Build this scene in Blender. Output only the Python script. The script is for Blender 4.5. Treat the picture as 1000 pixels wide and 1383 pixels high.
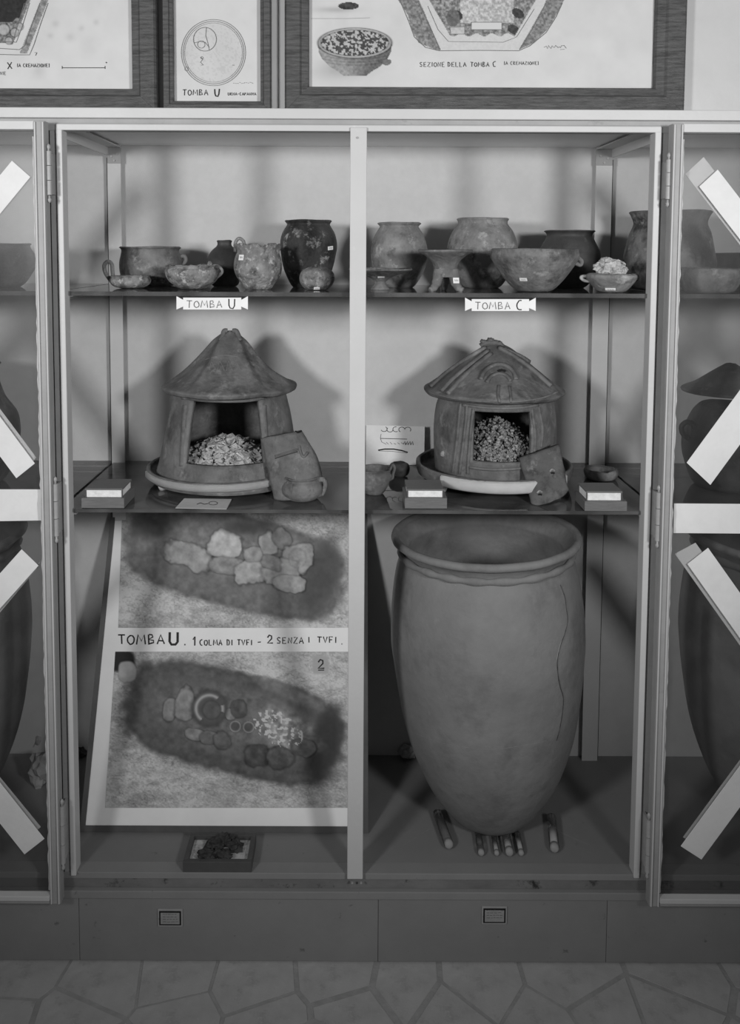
import bpy, bmesh, math, random
import numpy as np
from mathutils import Vector, Matrix, noise
from mathutils.bvhtree import BVHTree
random.seed(7)
PI = math.pi
C = bpy.context.scene.collection
sc = bpy.context.scene
for o in list(bpy.data.objects): bpy.data.objects.remove(o)

# ------------------------------------------------------------------ camera
CAM = Vector((0, -1.643, 1.4515))
FPX, TILT, ROLL, PX0 = 1150., math.radians(4.05), math.radians(.25), 475.
PY0 = 339 + FPX*math.tan(TILT)
_F = Vector((0, math.cos(TILT), -math.sin(TILT)))
_D0 = Vector((0, -math.sin(TILT), -math.cos(TILT))); _R0 = Vector((1, 0, 0))
_R = _R0*math.cos(ROLL) - _D0*math.sin(ROLL)
_D = _D0*math.cos(ROLL) + _R0*math.sin(ROLL)
cd = bpy.data.cameras.new('camera'); cam = bpy.data.objects.new('camera', cd); C.objects.link(cam)
cd.sensor_fit = 'HORIZONTAL'; cd.sensor_width = 36; cd.lens = 36*FPX/1000
cd.shift_x = (500-PX0)/1000; cd.shift_y = (PY0-691.5)/1000
cd.clip_start = .05
M = Matrix((_R, -_D, -_F)).transposed().to_4x4(); M.translation = CAM
cam.matrix_world = M
sc.camera = cam

# ------------------------------------------------------------------ world, lamps, exposure
w = bpy.data.worlds.new('world'); sc.world = w; w.use_nodes = True
w.node_tree.nodes['Background'].inputs[0].default_value = (1, 1, 1, 1)
w.node_tree.nodes['Background'].inputs[1].default_value = .09
def spot(name, loc, aim, power, size, angle, blend):
    l = bpy.data.lights.new(name, 'SPOT'); l.energy = power; l.shadow_soft_size = size
    l.spot_size = math.radians(angle); l.spot_blend = blend
    o = bpy.data.objects.new(name, l); C.objects.link(o); o.location = loc
    o.rotation_euler = (Vector(aim)-Vector(loc)).to_track_quat('-Z', 'Y').to_euler()
    return o
spot('flood_lamp', (-1.12, -1.75, 1.61), (0.0, 0, 1.66), 92, .14, 100, 1.0)
spot('flood_lamp', (1.0, -1.75, 1.61), (0.0, 0, 1.66), 92, .14, 100, 1.0)
sc.view_settings.view_transform = 'Standard'
sc.view_settings.look = 'None'
sc.view_settings.gamma = 1
sc.view_settings.use_curve_mapping = False
sc.view_settings.exposure = 0

# ------------------------------------------------------------------ measuring helpers (photo pixel -> point on a real plane)
def ray(px, py): return _F + _R*((px-PX0)/FPX) + _D*((py-PY0)/FPX)
def on_y(px, py, Y):
    d = ray(px, py); return CAM + d*((Y-CAM.y)/d.y)
def on_z(px, py, Z):
    d = ray(px, py); return CAM + d*((Z-CAM.z)/d.z)
def on_plane(px, py, P, N):
    d = ray(px, py); return CAM + d*((P-CAM).dot(N)/d.dot(N))

# ------------------------------------------------------------------ materials
def sr(v):                      # grey level 0..255 -> linear
    v = v/255.; return v/12.92 if v <= .04045 else ((v+.055)/1.055)**2.4
def g4(v): return (v, v, v, 1)
MATS = {}
def mat(name, base=128, var=10, scale=8, rough=.7, bump=.0, bscale=60, spots=None, spec=.3, streak=None, light=None, metal=0):
    """procedural grey paint/clay/wood: base grey, fbm variation, optional dark or light patches, bump."""
    if name in MATS: return MATS[name]
    m = bpy.data.materials.new(name); m.use_nodes = True; nt = m.node_tree; N = nt.nodes; L = nt.links
    b = N['Principled BSDF']; b.inputs['Roughness'].default_value = rough
    b.inputs['Specular IOR Level'].default_value = spec; b.inputs['Metallic'].default_value = metal
    tc = N.new('ShaderNodeTexCoord'); mp = N.new('ShaderNodeMapping'); L.new(tc.outputs['Object'], mp.inputs[0])
    if streak: mp.inputs['Scale'].default_value = streak
    n = N.new('ShaderNodeTexNoise'); n.inputs['Scale'].default_value = scale; n.inputs['Detail'].default_value = 6
    n.inputs['Roughness'].default_value = .65; L.new(mp.outputs[0], n.inputs['Vector'])
    r = N.new('ShaderNodeValToRGB'); L.new(n.outputs['Fac'], r.inputs[0])
    r.color_ramp.elements[0].position = .3; r.color_ramp.elements[0].color = g4(sr(max(4, base-var)))
    r.color_ramp.elements[1].position = .7; r.color_ramp.elements[1].color = g4(sr(min(250, base+var)))
    out = r.outputs[0]
    def patch(src, val, sc_, lo, hi, seed, det=5):
        n2 = N.new('ShaderNodeTexNoise'); n2.inputs['Scale'].default_value = sc_; n2.inputs['Detail'].default_value = det
        n2.inputs['Roughness'].default_value = .7
        mp2 = N.new('ShaderNodeMapping'); mp2.inputs['Location'].default_value = (seed, seed*.7, seed*1.3)
        L.new(tc.outputs['Object'], mp2.inputs[0]); L.new(mp2.outputs[0], n2.inputs['Vector'])
        r2 = N.new('ShaderNodeValToRGB'); r2.color_ramp.elements[0].position = lo; r2.color_ramp.elements[1].position = hi
        L.new(n2.outputs['Fac'], r2.inputs[0])
        mx = N.new('ShaderNodeMix'); mx.data_type = 'RGBA'
        L.new(r2.outputs[0], mx.inputs[0]); L.new(src, mx.inputs[6]); mx.inputs[7].default_value = g4(sr(val))
        return mx.outputs[2]
    if spots: out = patch(out, *spots, 3.1)
    if light: out = patch(out, *light, 9.4)
    L.new(out, b.inputs['Base Color'])
    if bump:
        n3 = N.new('ShaderNodeTexNoise'); n3.inputs['Scale'].default_value = bscale; n3.inputs['Detail'].default_value = 5
        L.new(mp.outputs[0], n3.inputs['Vector'])
        bp = N.new('ShaderNodeBump'); bp.inputs['Strength'].default_value = 1; bp.inputs['Distance'].default_value = bump
        L.new(n3.outputs['Fac'], bp.inputs['Height']); L.new(bp.outputs[0], b.inputs['Normal'])
    MATS[name] = m; return m

def glass_mat(name, tint, ior, haze, hazecol, rough=.02):
    m = bpy.data.materials.new(name); m.use_nodes = True; nt = m.node_tree; N = nt.nodes; L = nt.links
    N.remove(N['Principled BSDF']); out = N['Material Output']
    tr = N.new('ShaderNodeBsdfTransparent'); tr.inputs[0].default_value = g4(tint)
    gl = N.new('ShaderNodeBsdfGlossy'); gl.inputs['Roughness'].default_value = rough; gl.inputs['Color'].default_value = g4(.9)
    df = N.new('ShaderNodeBsdfDiffuse'); df.inputs[0].default_value = g4(hazecol)
    fr = N.new('ShaderNodeFresnel'); fr.inputs[0].default_value = ior
    m1 = N.new('ShaderNodeMixShader'); m2 = N.new('ShaderNodeMixShader')
    tc = N.new('ShaderNodeTexCoord'); n = N.new('ShaderNodeTexNoise'); n.inputs['Scale'].default_value = 14; n.inputs['Detail'].default_value = 6
    L.new(tc.outputs['Object'], n.inputs['Vector'])
    mm = N.new('ShaderNodeMapRange'); mm.inputs[1].default_value = .35; mm.inputs[2].default_value = .75
    mm.inputs[3].default_value = haze*.6; mm.inputs[4].default_value = haze*1.5
    L.new(n.outputs['Fac'], mm.inputs[0]); L.new(mm.outputs[0], m1.inputs[0])
    L.new(tr.outputs[0], m1.inputs[1]); L.new(df.outputs[0], m1.inputs[2])
    L.new(fr.outputs[0], m2.inputs[0]); L.new(m1.outputs[0], m2.inputs[1]); L.new(gl.outputs[0], m2.inputs[2])
    L.new(m2.outputs[0], out.inputs[0])
    MATS[name] = m; return m

def print_mat():
    m = bpy.data.materials.new('printed_paper'); m.use_nodes = True; N = m.node_tree.nodes; L = m.node_tree.links
    a = N.new('ShaderNodeVertexColor'); a.layer_name = 'ink'
    b = N['Principled BSDF']; b.inputs['Roughness'].default_value = .55; b.inputs['Specular IOR Level'].default_value = .25
    L.new(a.outputs[0], b.inputs['Base Color']); return m

PAINT = mat('cabinet_paint', 204, 4, 5, .45, .0004, 90, spec=.35, light=(216, 30, .62, .8))
PAINTD = mat('cabinet_paint_worn', 162, 7, 14, .5, .0006, 80, spots=(140, 22, .62, .74), spec=.3)
PLINTH = mat('plinth_paint', 142, 5, 6, .5, .0005, 60, spots=(92, 34, .66, .76), spec=.3)
BACK = mat('backing_cloth', 204, 3, 40, .8, .0004, 500, spots=(186, 3, .5, .9))
FLOORC = mat('case_floor_paint', 134, 3, 12, .55, .0003, 90, spots=(92, 25, .66, .8))
CEILP = mat('case_ceiling_paint', 248, 4, 9, .5)
METAL = mat('hinge_steel', 168, 8, 40, .4, .0003, 120, spots=(100, 60, .6, .75), spec=.5)
DARK = mat('dark_gap', 30, 5, 10, .8)
WOODF = mat('stained_frame_wood', 78, 22, 5, .45, .0007, 30, streak=(6, 6, 60), spec=.3)
WOODH = mat('stained_frame_wood_cross', 78, 22, 5, .45, .0007, 30, streak=(6, 60, 60), spec=.3)
WOODB = mat('specimen_box_wood', 112, 10, 7, .55, .0002, 60, streak=(6, 60, 60))
WOODD = mat('dark_tray_wood', 84, 10, 8, .5, .0003, 60)
PAPER = mat('white_paper', 226, 6, 30, .8, .0002, 300)
PAPERP = mat('picture_paper', 200, 7, 6, .7, spots=(186, 12, .6, .8))
BRIGHT = mat('bright_card', 240, 5, 25, .8)
COTTON = mat('cotton_wadding', 235, 14, 90, .95, .002, 150)
INK = mat('black_ink', 42, 8, 30, .7)
PENCIL = mat('pencil_line', 112, 14, 60, .8)
WALL = mat('room_plaster', 205, 5, 6, .85, .0006, 60)
STRIP = mat('masking_paper_strip', 232, 6, 16, .8, .0006, 60)
SLAB = mat('floor_stone', 192, 9, 14, .75, .0012, 50, spots=(168, 24, .55, .72), light=(210, 60, .62, .75))
MORTAR = mat('floor_mortar', 174, 10, 30, .85, .002, 70)
PRINT = print_mat()
SHELFG = glass_mat('shelf_glass', .80, 1.45, .30, .30, .04)
PANEG = glass_mat('door_glass', .89, 1.18, .05, .30, .30)
TUBEG = glass_mat('tube_glass', .82, 1.45, .12, .5, .04)
CL_MID = mat('clay_mid', 114, 26, 20, .8, .0034, 70, spots=(72, 16, .52, .66), light=(158, 38, .58, .72))
CL_LIGHT = mat('clay_pale', 130, 26, 22, .8, .0034, 80, spots=(88, 22, .53, .68), light=(184, 30, .56, .7))
CL_DARK = mat('clay_black', 72, 12, 12, .6, .0012, 60, spots=(48, 12, .5, .66), light=(104, 30, .6, .75), spec=.4)
CL_SPECK = mat('clay_black_crusted', 66, 16, 14, .62, .003, 70, spots=(44, 14, .5, .62), light=(160, 34, .55, .66), spec=.4)
CL_CRUST = mat('clay_crusted', 128, 30, 34, .85, .004, 90, spots=(72, 30, .50, .64), light=(186, 75, .55, .66))
CL_HUT = mat('hut_clay', 108, 20, 13, .62, .0032, 60, spots=(78, 14, .5, .68), light=(150, 24, .57, .74), spec=.35)
CL_JAR = mat('dolium_clay', 130, 10, 7, .72, .0018, 45, spots=(104, 8, .5, .75), light=(146, 18, .64, .82), spec=.25)
CL_JARIN = CL_JAR
PLASTER = mat('restoration_plaster', 238, 8, 20, .85, .0006, 80)
BONE = mat('burnt_bone', 176, 34, 60, .85, .001, 160, spots=(96, 80, .56, .7))
CRUMB = mat('bone_crumb', 148, 36, 90, .9, .001, 160, spots=(60, 120, .5, .62))
ASH = mat('ash_bed', 60, 14, 60, .95, .002, 90)
STONE = mat('pale_stone', 170, 22, 22, .9, .003, 60, spots=(110, 20, .55, .7))

# ------------------------------------------------------------------ mesh helpers
def link(name, bm, m, parent=None, smooth=False, loc=None):
    """bmesh in WORLD coordinates -> one object; origin moved to loc (or bbox base centre)."""
    me = bpy.data.meshes.new(name)
    bmesh.ops.recalc_face_normals(bm, faces=bm.faces)
    root = parent
    while root is not None and root.parent: root = root.parent
    if root is not None and any(abs(a) > 1e-6 for a in root.rotation_euler):   # tilted thing: work in its upright frame
        q = Matrix.Translation(root.location) @ root.rotation_euler.to_matrix().to_4x4().inverted() @ Matrix.Translation(-root.location)
        bmesh.ops.transform(bm, matrix=q, verts=bm.verts)
    if loc is None:
        vs = [v.co for v in bm.verts]
        lo = [min(v[i] for v in vs) for i in range(3)]; hi = [max(v[i] for v in vs) for i in range(3)]
        loc = Vector(((lo[0]+hi[0])/2, (lo[1]+hi[1])/2, lo[2]))
    loc = Vector(loc)
    bmesh.ops.translate(bm, verts=bm.verts, vec=-loc)
    bm.to_mesh(me); bm.free()
    if smooth:
        for p in me.polygons: p.use_smooth = True
    me.materials.append(m)
    o = bpy.data.objects.new(name, me); C.objects.link(o)
    o.location = loc
    if parent is not None:
        o.parent = parent; o.location = loc - wloc(parent)
    return o
def link2(name, bm, m, m2):
    o = link(name, bm, m); o.data.materials.append(m2); return o
def wloc(o):
    v = Vector(o.location)
    while o.parent: o = o.parent; v += Vector(o.location)
    return v
def thing(name, label, cat, loc, group=None):
    o = bpy.data.objects.new(name, None); C.objects.link(o); o.location = loc; o.empty_display_size = .05
    return tag(o, label, cat, group)
def tag(o, label=None, cat=None, group=None, kind=None):
    if label: o['label'] = label
    if cat: o['category'] = cat
    if group: o['group'] = group
    if kind: o['kind'] = kind
    return o
def box(bm, x0, x1, y0, y1, z0, z1, bev=0):
    r = bmesh.ops.create_cube(bm, size=1)['verts']
    for v in r: v.co = Vector(((x0+x1)/2+v.co.x*(x1-x0), (y0+y1)/2+v.co.y*(y1-y0), (z0+z1)/2+v.co.z*(z1-z0)))
    if bev:
        es = list({e for v in r for e in v.link_edges})
        bmesh.ops.bevel(bm, geom=es, offset=bev, segments=2, affect='EDGES', profile=.5)
    return r
def prism(bm, poly, vec):
    """extrude a planar polygon (world points) by vec"""
    a = [bm.verts.new(p) for p in poly]; b = [bm.verts.new(Vector(p)+Vector(vec)) for p in poly]
    bm.faces.new(a); bm.faces.new(b[::-1]); n = len(poly)
    for i in range(n): bm.faces.new((a[i], b[i], b[(i+1) % n], a[(i+1) % n]))
def tube(bm, pts, rad, seg=10, flat=1.0, cap=True):
    """swept tube; rad scalar or list; flat squashes one cross axis"""
    pts = [Vector(p) for p in pts]; n = len(pts)
    rr = rad if isinstance(rad, (list, tuple)) else [rad]*n
    rings = []; up = None
    for i, p in enumerate(pts):
        t = (pts[min(i+1, n-1)]-pts[max(i-1, 0)]).normalized()
        if up is None:
            up = Vector((0, 1, 0)) if abs(t.y) < .9 else Vector((1, 0, 0))
        a = (up - t*up.dot(t)).normalized(); up = a; b = t.cross(a)
        rings.append([bm.verts.new(p + a*math.cos(2*PI*k/seg)*rr[i] + b*math.sin(2*PI*k/seg)*rr[i]*flat) for k in range(seg)])
    for i in range(n-1):
        for k in range(seg):
            bm.faces.new((rings[i][k], rings[i][(k+1) % seg], rings[i+1][(k+1) % seg], rings[i+1][k]))
    if cap: bm.faces.new(rings[0][::-1]); bm.faces.new(rings[-1])
def catmull(pts, n=6):
    out = []; P = [pts[0]]+list(pts)+[pts[-1]]
    for i in range(1, len(P)-2):
        for k in range(n):
            t = k/n
            out.append(tuple(.5*((2*P[i][j])+(-P[i-1][j]+P[i+1][j])*t+(2*P[i-1][j]-5*P[i][j]+4*P[i+1][j]-P[i+2][j])*t*t
                        +(-P[i-1][j]+3*P[i][j]-3*P[i+1][j]+P[i+2][j])*t**3) for j in range(len(P[i]))))
    out.append(tuple(pts[-1])); return out
def lathe(bm, c, outer, th=.006, seg=56, wob=.003, wf=6., rimb=0, seed=0, sy=1., close=True, n=5):
    """pot of revolution about c (base centre). outer = [(r, z)] bottom to rim; th wall; rimb broken-rim depth"""
    pr = catmull(outer, n)
    zt = pr[-1][1]
    inner = []
    for r, z in pr[::-1]:
        if r-th > .002 and z > pr[0][1]+th: inner.append((r-th, z))
    full = [(0.0001, pr[0][1])]+pr+[((pr[-1][0]-th/2), zt+th*.35)]+inner+[(0.0001, pr[0][1]+th)]
    rings = []; sd = Vector((seed*7.3, seed*3.1, seed*1.7)); zr = max(1e-6, zt-pr[0][1])
    for r, z in full:
        ring = []
        for k in range(seg):
            a = 2*PI*k/seg; p = Vector((math.cos(a), math.sin(a)*sy, 0))
            q = Vector((p.x*.1, p.y*.1, z))
            d = noise.noise(q*wf*1.0+sd)*wob + noise.noise(q*wf*5+sd)*wob*.35
            zz = z
            if rimb and z > zt-zr*.35:
                f = (z-(zt-zr*.35))/(zr*.35)
                nn = noise.noise(Vector((math.cos(a)*2.2, math.sin(a)*2.2, seed)))+.6*noise.noise(Vector((math.cos(a)*7, math.sin(a)*7, seed+5)))
                zz = z - max(0, nn+.15)*rimb*f
            ring.append(bm.verts.new(Vector(c)+Vector((p.x*(r+(d if r > .002 else 0)), p.y*(r+(d if r > .002 else 0)), zz+(noise.noise(Vector((p.x, p.y, seed)))*wob*.6 if z > zt*.9 else 0)))))
        rings.append(ring)
    for i in range(len(rings)-1):
        for k in range(seg):
            bm.faces.new((rings[i][k], rings[i][(k+1) % seg], rings[i+1][(k+1) % seg], rings[i+1][k]))
    bmesh.ops.remove_doubles(bm, verts=rings[0]+rings[-1], dist=.0008)
def pxprof(cx, Y, prof, zbase):
    """[(halfwidth px, y px)] bottom to rim at depth Y -> [(r, z rel base)], centre"""
    out = []
    for hw, py in prof:
        a = on_y(cx, py, Y); b = on_y(cx+hw, py, Y); out.append([(b-a).length, a.z])
    z0 = out[0][1]
    for q in out: q[1] -= z0
    x = on_y(cx, prof[0][1], Y).x
    return [tuple(q) for q in out], Vector((x, Y, zbase))
def handle(bm, pts, Y, r, flat=1.0):
    P = catmull([tuple(on_y(x, y, Y+(dy if len(q) > 2 else 0))) for q in pts for (x, y, dy) in [(q[0], q[1], q[2] if len(q) > 2 else 0)]], 5)
    tube(bm, P, r, 9, flat)
def bvh_of(o):
    bpy.context.view_layer.update(); me = o.data; W = o.matrix_world
    return BVHTree.FromPolygons([W @ v.co for v in me.vertices], [tuple(p.vertices) for p in me.polygons])
def hit(bv, px, py):
    d = ray(px, py).normalized(); h = bv.ray_cast(CAM, d); return h[0], h[1]
def surf_ridge(bv, pts, rad, seg=8, lift=0., sub=6):
    """raised or inlaid line following a surface under photo pixels"""
    out = []
    for x, y in catmull(pts, sub):
        p, nn = hit(bv, x, y)
        if p is not None:
            if nn.dot(ray(x, y)) > 0: nn = -nn
            out.append(p+nn*lift)
    return out
def sticker(parent, bv, px, py, wpx, hpx, rot=0.):
    p, nn = hit(bv, px, py)
    if p is None: return
    if nn.dot(ray(px, py)) > 0: nn = -nn
    s = (p-CAM).length/FPX; up = Vector((0, 0, 1)); u = up.cross(nn).normalized(); v = nn.cross(u).normalized()
    u, v = u*math.cos(rot)+v*math.sin(rot), v*math.cos(rot)-u*math.sin(rot)
    bm = bmesh.new(); q = p+nn*.0006
    prism(bm, [q-u*wpx*s/2-v*hpx*s/2, q+u*wpx*s/2-v*hpx*s/2, q+u*wpx*s/2+v*hpx*s/2, q-u*wpx*s/2+v*hpx*s/2], nn*.0012)
    link('sticker', bm, BRIGHT, parent)
    bm = bmesh.new(); q = p+nn*.0020
    for k in range(3):
        a = -wpx*.28+k*wpx*.22
        stroke(bm, [(a, -hpx*.2), (a+wpx*.1, hpx*.2), (a+wpx*.16, -hpx*.1)], .5, lambda x, y: q+u*x*s-v*y*s, nn)
    link('sticker_writing', bm, PENCIL, parent)

# ------------------------------------------------------------------ line work and lettering
def stroke(bm, pts, wpx, fn, nrm=None):
    """flat ribbon along 2-D points, mapped to a surface by fn(x, y)"""
    n = len(pts)
    L_ = []
    for i in range(n):
        x0, y0 = pts[max(i-1, 0)]; x1, y1 = pts[min(i+1, n-1)]
        dx, dy = x1-x0, y1-y0; l = math.hypot(dx, dy) or 1
        nx, ny = -dy/l*wpx/2, dx/l*wpx/2; x, y = pts[i]
        L_.append((bm.verts.new(fn(x+nx, y+ny)), bm.verts.new(fn(x-nx, y-ny))))
    for i in range(n-1):
        try: bm.faces.new((L_[i][0], L_[i+1][0], L_[i+1][1], L_[i][1]))
        except ValueError: pass
def arc(cx, cy, rx, ry, a0, a1, n=10):
    return [(cx+rx*math.cos(math.radians(a0+(a1-a0)*i/n)), cy-ry*math.sin(math.radians(a0+(a1-a0)*i/n))) for i in range(n+1)]
FONT = {   # unit box, y down
 'T': [[(0, 0), (1, .02)], [(.5, 0), (.48, 1)]], 'O': [arc(.5, .55, .48, .45, 80, 440, 14)],
 'M': [[(0, 1), (.15, 0), (.5, .7), (.85, 0), (1, 1)]], 'A': [[(0, 1), (.5, 0), (1, 1)], [(.2, .65), (.82, .62)]],
 'B': [[(.1, 0), (.1, 1)], [(.1, 0), (.6, .05), (.7, .25), (.15, .48), (.8, .6), (.85, .85), (.1, 1)]],
 'U': [[(.05, 0), (.05, .7), (.25, .97), (.6, 1), (.85, .75), (.9, 0)]], 'C': [arc(.6, .5, .55, .5, 70, 290, 10)],
 'S': [[(.85, .1), (.45, 0), (.15, .2), (.4, .48), (.8, .65), (.7, .95), (.1, .95)]],
 'E': [[(.85, 0), (.1, 0), (.1, 1), (.9, 1)], [(.1, .5), (.7, .48)]], 'Z': [[(.05, .03), (.9, 0), (.05, .97), (.95, 1)]],
 'I': [[(.5, 0), (.5, 1)]], 'N': [[(.05, 1), (.08, 0), (.88, 1), (.9, 0)]],
 'D': [[(.15, 0), (.15, 1), (.6, .93), (.88, .5), (.6, .08), (0, 0)]], 'L': [[(.1, 0), (.1, 1), (.85, .98)]],
 'R': [[(.1, 1), (.1, 0), (.7, .08), (.72, .35), (.1, .5), (.85, 1)]], 'P': [[(.1, 1), (.1, 0), (.75, .1), (.72, .42), (.1, .55)]],
 'V': [[(0, 0), (.48, 1), (.95, 0)]], 'F': [[(.1, 1), (.1, 0), (.9, 0)], [(.1, .5), (.7, .47)]],
 'X': [[(0, 0), (1, 1)], [(.95, 0), (.05, 1)]], '1': [[(.2, .3), (.55, 0), (.55, 1)]],
 '2': [[(.1, .25), (.35, 0), (.75, .1), (.75, .4), (.1, 1), (.95, .96)]], '-': [[(.1, .55), (.9, .52)]], '.': [[(.4, .93), (.6, 1)]],
 '(': [arc(.9, .5, .5, .6, 110, 250, 6)], ')': [arc(.1, .5, .5, .6, 70, -70, 6)], 'J': [[(.7, 0), (.7, .8), (.4, 1), (.1, .85)]],
 '8': [arc(.5, .27, .3, .26, 0, 360, 10), arc(.5, .76, .38, .26, 0, 360, 10)],
}
def lettering(bm, s, x, y, wid, h, lw, fn, slope=0., gap=.35, jit=.04, seed=1):
    """hand lettering filling width wid, cap height h, top left at x, y"""
    rnd = random.Random(seed)
    adv = {'M': 1.3, 'I': .45, '1': .6, ' ': .7, '.': .45, '(': .5, ')': .5, '-': .8}
    tot = sum(adv.get(c, 1)+gap for c in s)-gap
    u = wid/tot; cx = x
    for c in s:
        a = adv.get(c, 1)
        for st in FONT.get(c, []):
            pts = [(cx+(px_+rnd.uniform(-jit, jit))*a*u, y+(py_+rnd.uniform(-jit, jit))*h+slope*(cx-x)) for px_, py_ in st]
            stroke(bm, pts, lw, fn)
        cx += (a+gap)*u
def vnoise(x, y, s, seed):
    rs = np.random.RandomState(seed); G = rs.rand(64, 64)
    X = x/s; Y = y/s; xi = np.floor(X).astype(int); yi = np.floor(Y).astype(int); fx = X-xi; fy = Y-yi
    fx = fx*fx*(3-2*fx); fy = fy*fy*(3-2*fy)
    g = lambda a, b: G[a % 64, b % 64]
    return (g(xi, yi)*(1-fx)+g(xi+1, yi)*fx)*(1-fy)+(g(xi, yi+1)*(1-fx)+g(xi+1, yi+1)*fx)*fy
def fbm(x, y, s, seed, octv=5, gain=.55):
    t = 0; a = 1; n = 0
    for k in range(octv): t = t+a*vnoise(x, y, s/2**k, seed+k); n += a; a *= gain
    return t/n
def sst(a, b, x):
    t = np.clip((x-a)/(b-a), 0, 1); return t*t*(3-2*t)
def printed(name, x0, y0, x1, y1, nx, ny, fn, tone, parent, lx=None):
    """flat print: a grid sheet with an ink value per vertex. fn maps photo coords to the sheet plane; tone(X, Y) grey 0..255.
    lx: optional function giving left and right x for a row (tapering sheets)"""
    xs = np.linspace(0, 1, nx); ys = np.linspace(y0, y1, ny)
    Yg = np.repeat(ys[:, None], nx, 1)
    if lx: ab = np.array([lx(v) for v in ys]); Xg = ab[:, :1]+(ab[:, 1:2]-ab[:, :1])*xs[None]
    else: Xg = np.repeat((x0+(x1-x0)*xs)[None], ny, 0)
    val = np.clip(tone(Xg, Yg), 0, 255)/255.
    lin = np.where(val <= .04045, val/12.92, ((val+.055)/1.055)**2.4)
    vs = [fn(Xg[j, i], Yg[j, i]) for j in range(ny) for i in range(nx)]
    loc = vs[(ny//2)*nx+nx//2].copy()
    idx = np.arange(nx*ny).reshape(ny, nx)
    fc = np.stack([idx[:-1, :-1], idx[1:, :-1], idx[1:, 1:], idx[:-1, 1:]], -1).reshape(-1, 4)
    me = bpy.data.meshes.new(name); me.from_pydata([tuple(v-loc) for v in vs], [], fc.tolist())
    ca = me.color_attributes.new('ink', 'FLOAT_COLOR', 'POINT')
    col = np.ones((nx*ny, 4), np.float32); col[:, :3] = lin.reshape(-1, 1); ca.data.foreach_set('color', col.ravel())
    me.materials.append(PRINT); o = bpy.data.objects.new(name, me); C.objects.link(o)
    o.parent = parent; o.location = loc-wloc(parent); return o

# ================================================================== setting
ZF = .193          # floor inside the case
ZS2, ZS1 = .9387, 1.3708   # tops of the two glass shelves
ZTOP = on_y(483, 148, 0).z
YB = .405          # backing
XL, XR = -1.75, 1.75
def fx(px, py=700, Y=0.): return on_y(px, py, Y).x
def fz(py, Y=0., px=483): return on_y(px, py, Y).z

bm = bmesh.new(); box(bm, -2.4, 2.4, .047, .12, ZTOP, 3.0); box(bm, -2.4, 2.4, .46, .54, 0, ZTOP)
tag(link('wall_back', bm, WALL), kind='structure')
bm = bmesh.new(); box(bm, -2.4, 2.4, -2.4, .62, -.08, -.0022)
flo = tag(link('floor', bm, MORTAR, loc=(0, 0, -.08)), kind='structure')
# irregular flagstones, each its own piece
rnd = random.Random(5); seeds = []
rows = [(-.04, .085), (-.125, .09), (-.22, .10), (-.33, .12), (-.46, .14)]
for j, (yc, hh) in enumerate(rows):
    x = -1.05+rnd.uniform(0, .1)
    while x < 1.1:
        seeds.append((x+rnd.uniform(-.02, .02), yc+rnd.uniform(-.02, .02))); x += rnd.uniform(.12, .2)
def clip(poly, a, b, c):   # keep a*x+b*y<=c
    out = []
    for i in range(len(poly)):
        p, q = poly[i], poly[(i+1) % len(poly)]; dp, dq = a*p[0]+b*p[1]-c, a*q[0]+b*q[1]-c
        if dp <= 0: out.append(p)
        if dp*dq < 0:
            t = dp/(dp-dq); out.append((p[0]+(q[0]-p[0])*t, p[1]+(q[1]-p[1])*t))
    return out
for i, s in enumerate(seeds):
    gp_ = rnd.uniform(.0025, .008)
    poly = [(-1.15, -.5), (1.15, -.5), (1.15, .03), (-1.15, .03)]
    for k, q in enumerate(seeds):
        if k == i or math.hypot(q[0]-s[0], q[1]-s[1]) > .5: continue
        a, b = q[0]-s[0], q[1]-s[1]; l = math.hypot(a, b)
        poly = clip(poly, a, b, (a*(q[0]+s[0])+b*(q[1]+s[1]))/2-l*gp_)
        if len(poly) < 3: break
    if len(poly) < 3: continue
    bm = bmesh.new(); hz = rnd.uniform(-.0012, .0012)
    poly = [q for k, q in enumerate(poly) if math.hypot(q[0]-poly[k-1][0], q[1]-poly[k-1][1]) > .004]
    prism(bm, [Vector((x, y, -.006)) for x, y in poly], (0, 0, .0050+hz*.5))
    link('flagstone', bm, SLAB, flo)

# ================================================================== the cabinet
cab = thing('display_cabinet', 'long painted metal display cabinet with two bays, central mullion and low plinth', 'cabinet', (0, .2, 0))
def part(name, m=PAINT, parent=None, bev=0, *b):
    bm = bmesh.new()
    for q in b: box(bm, *q, bev)
    return link(name, bm, m, parent or cab)
# plinth boards with open seams
seam = [XL, fx(107, 1255), fx(511, 1255), fx(820, 1255), XR]
zp0, zp1 = .002, fz(1213)
for i in range(4):
    part('plinth_board', PLINTH, None, .0012, (seam[i]+.0003, seam[i+1]-.0003, 0, .02, zp0, zp1))
part('plinth_core', mat('plinth_shade', 84, 6, 20, .8), None, 0, (XL, XR, .021, .44, .0, ZF-.03))
# sill mouldings
z1, z2, z3 = fz(1212), fz(1201), fz(1187)
part('sill_moulding', PLINTH, None, .0015, (XL, XR, -.008, .022, z1+.001, z2))
part('sill_moulding', mat('sill_worn_paint', 122, 12, 18, .55, .0008, 60, spots=(56, 24, .58, .68), streak=(.5, 1, 1)), None, .001, (XL, XR, .002, .03, z2, z3))
part('sill_moulding', PLINTH, None, .001, (XL, XR, -.002, .03, z3, ZF))
part('case_floor', FLOORC, None, 0, (XL, XR, .03, YB+.03, ZF-.03, ZF))
part('backing_panel', BACK, None, 0, (XL, XR, YB, YB+.02, ZF, ZTOP-.02))
ZC = fz(198, YB)
part('ceiling_panel', CEILP, None, 0, (XL, XR, .02, YB, ZC, ZC+.012))
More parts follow.
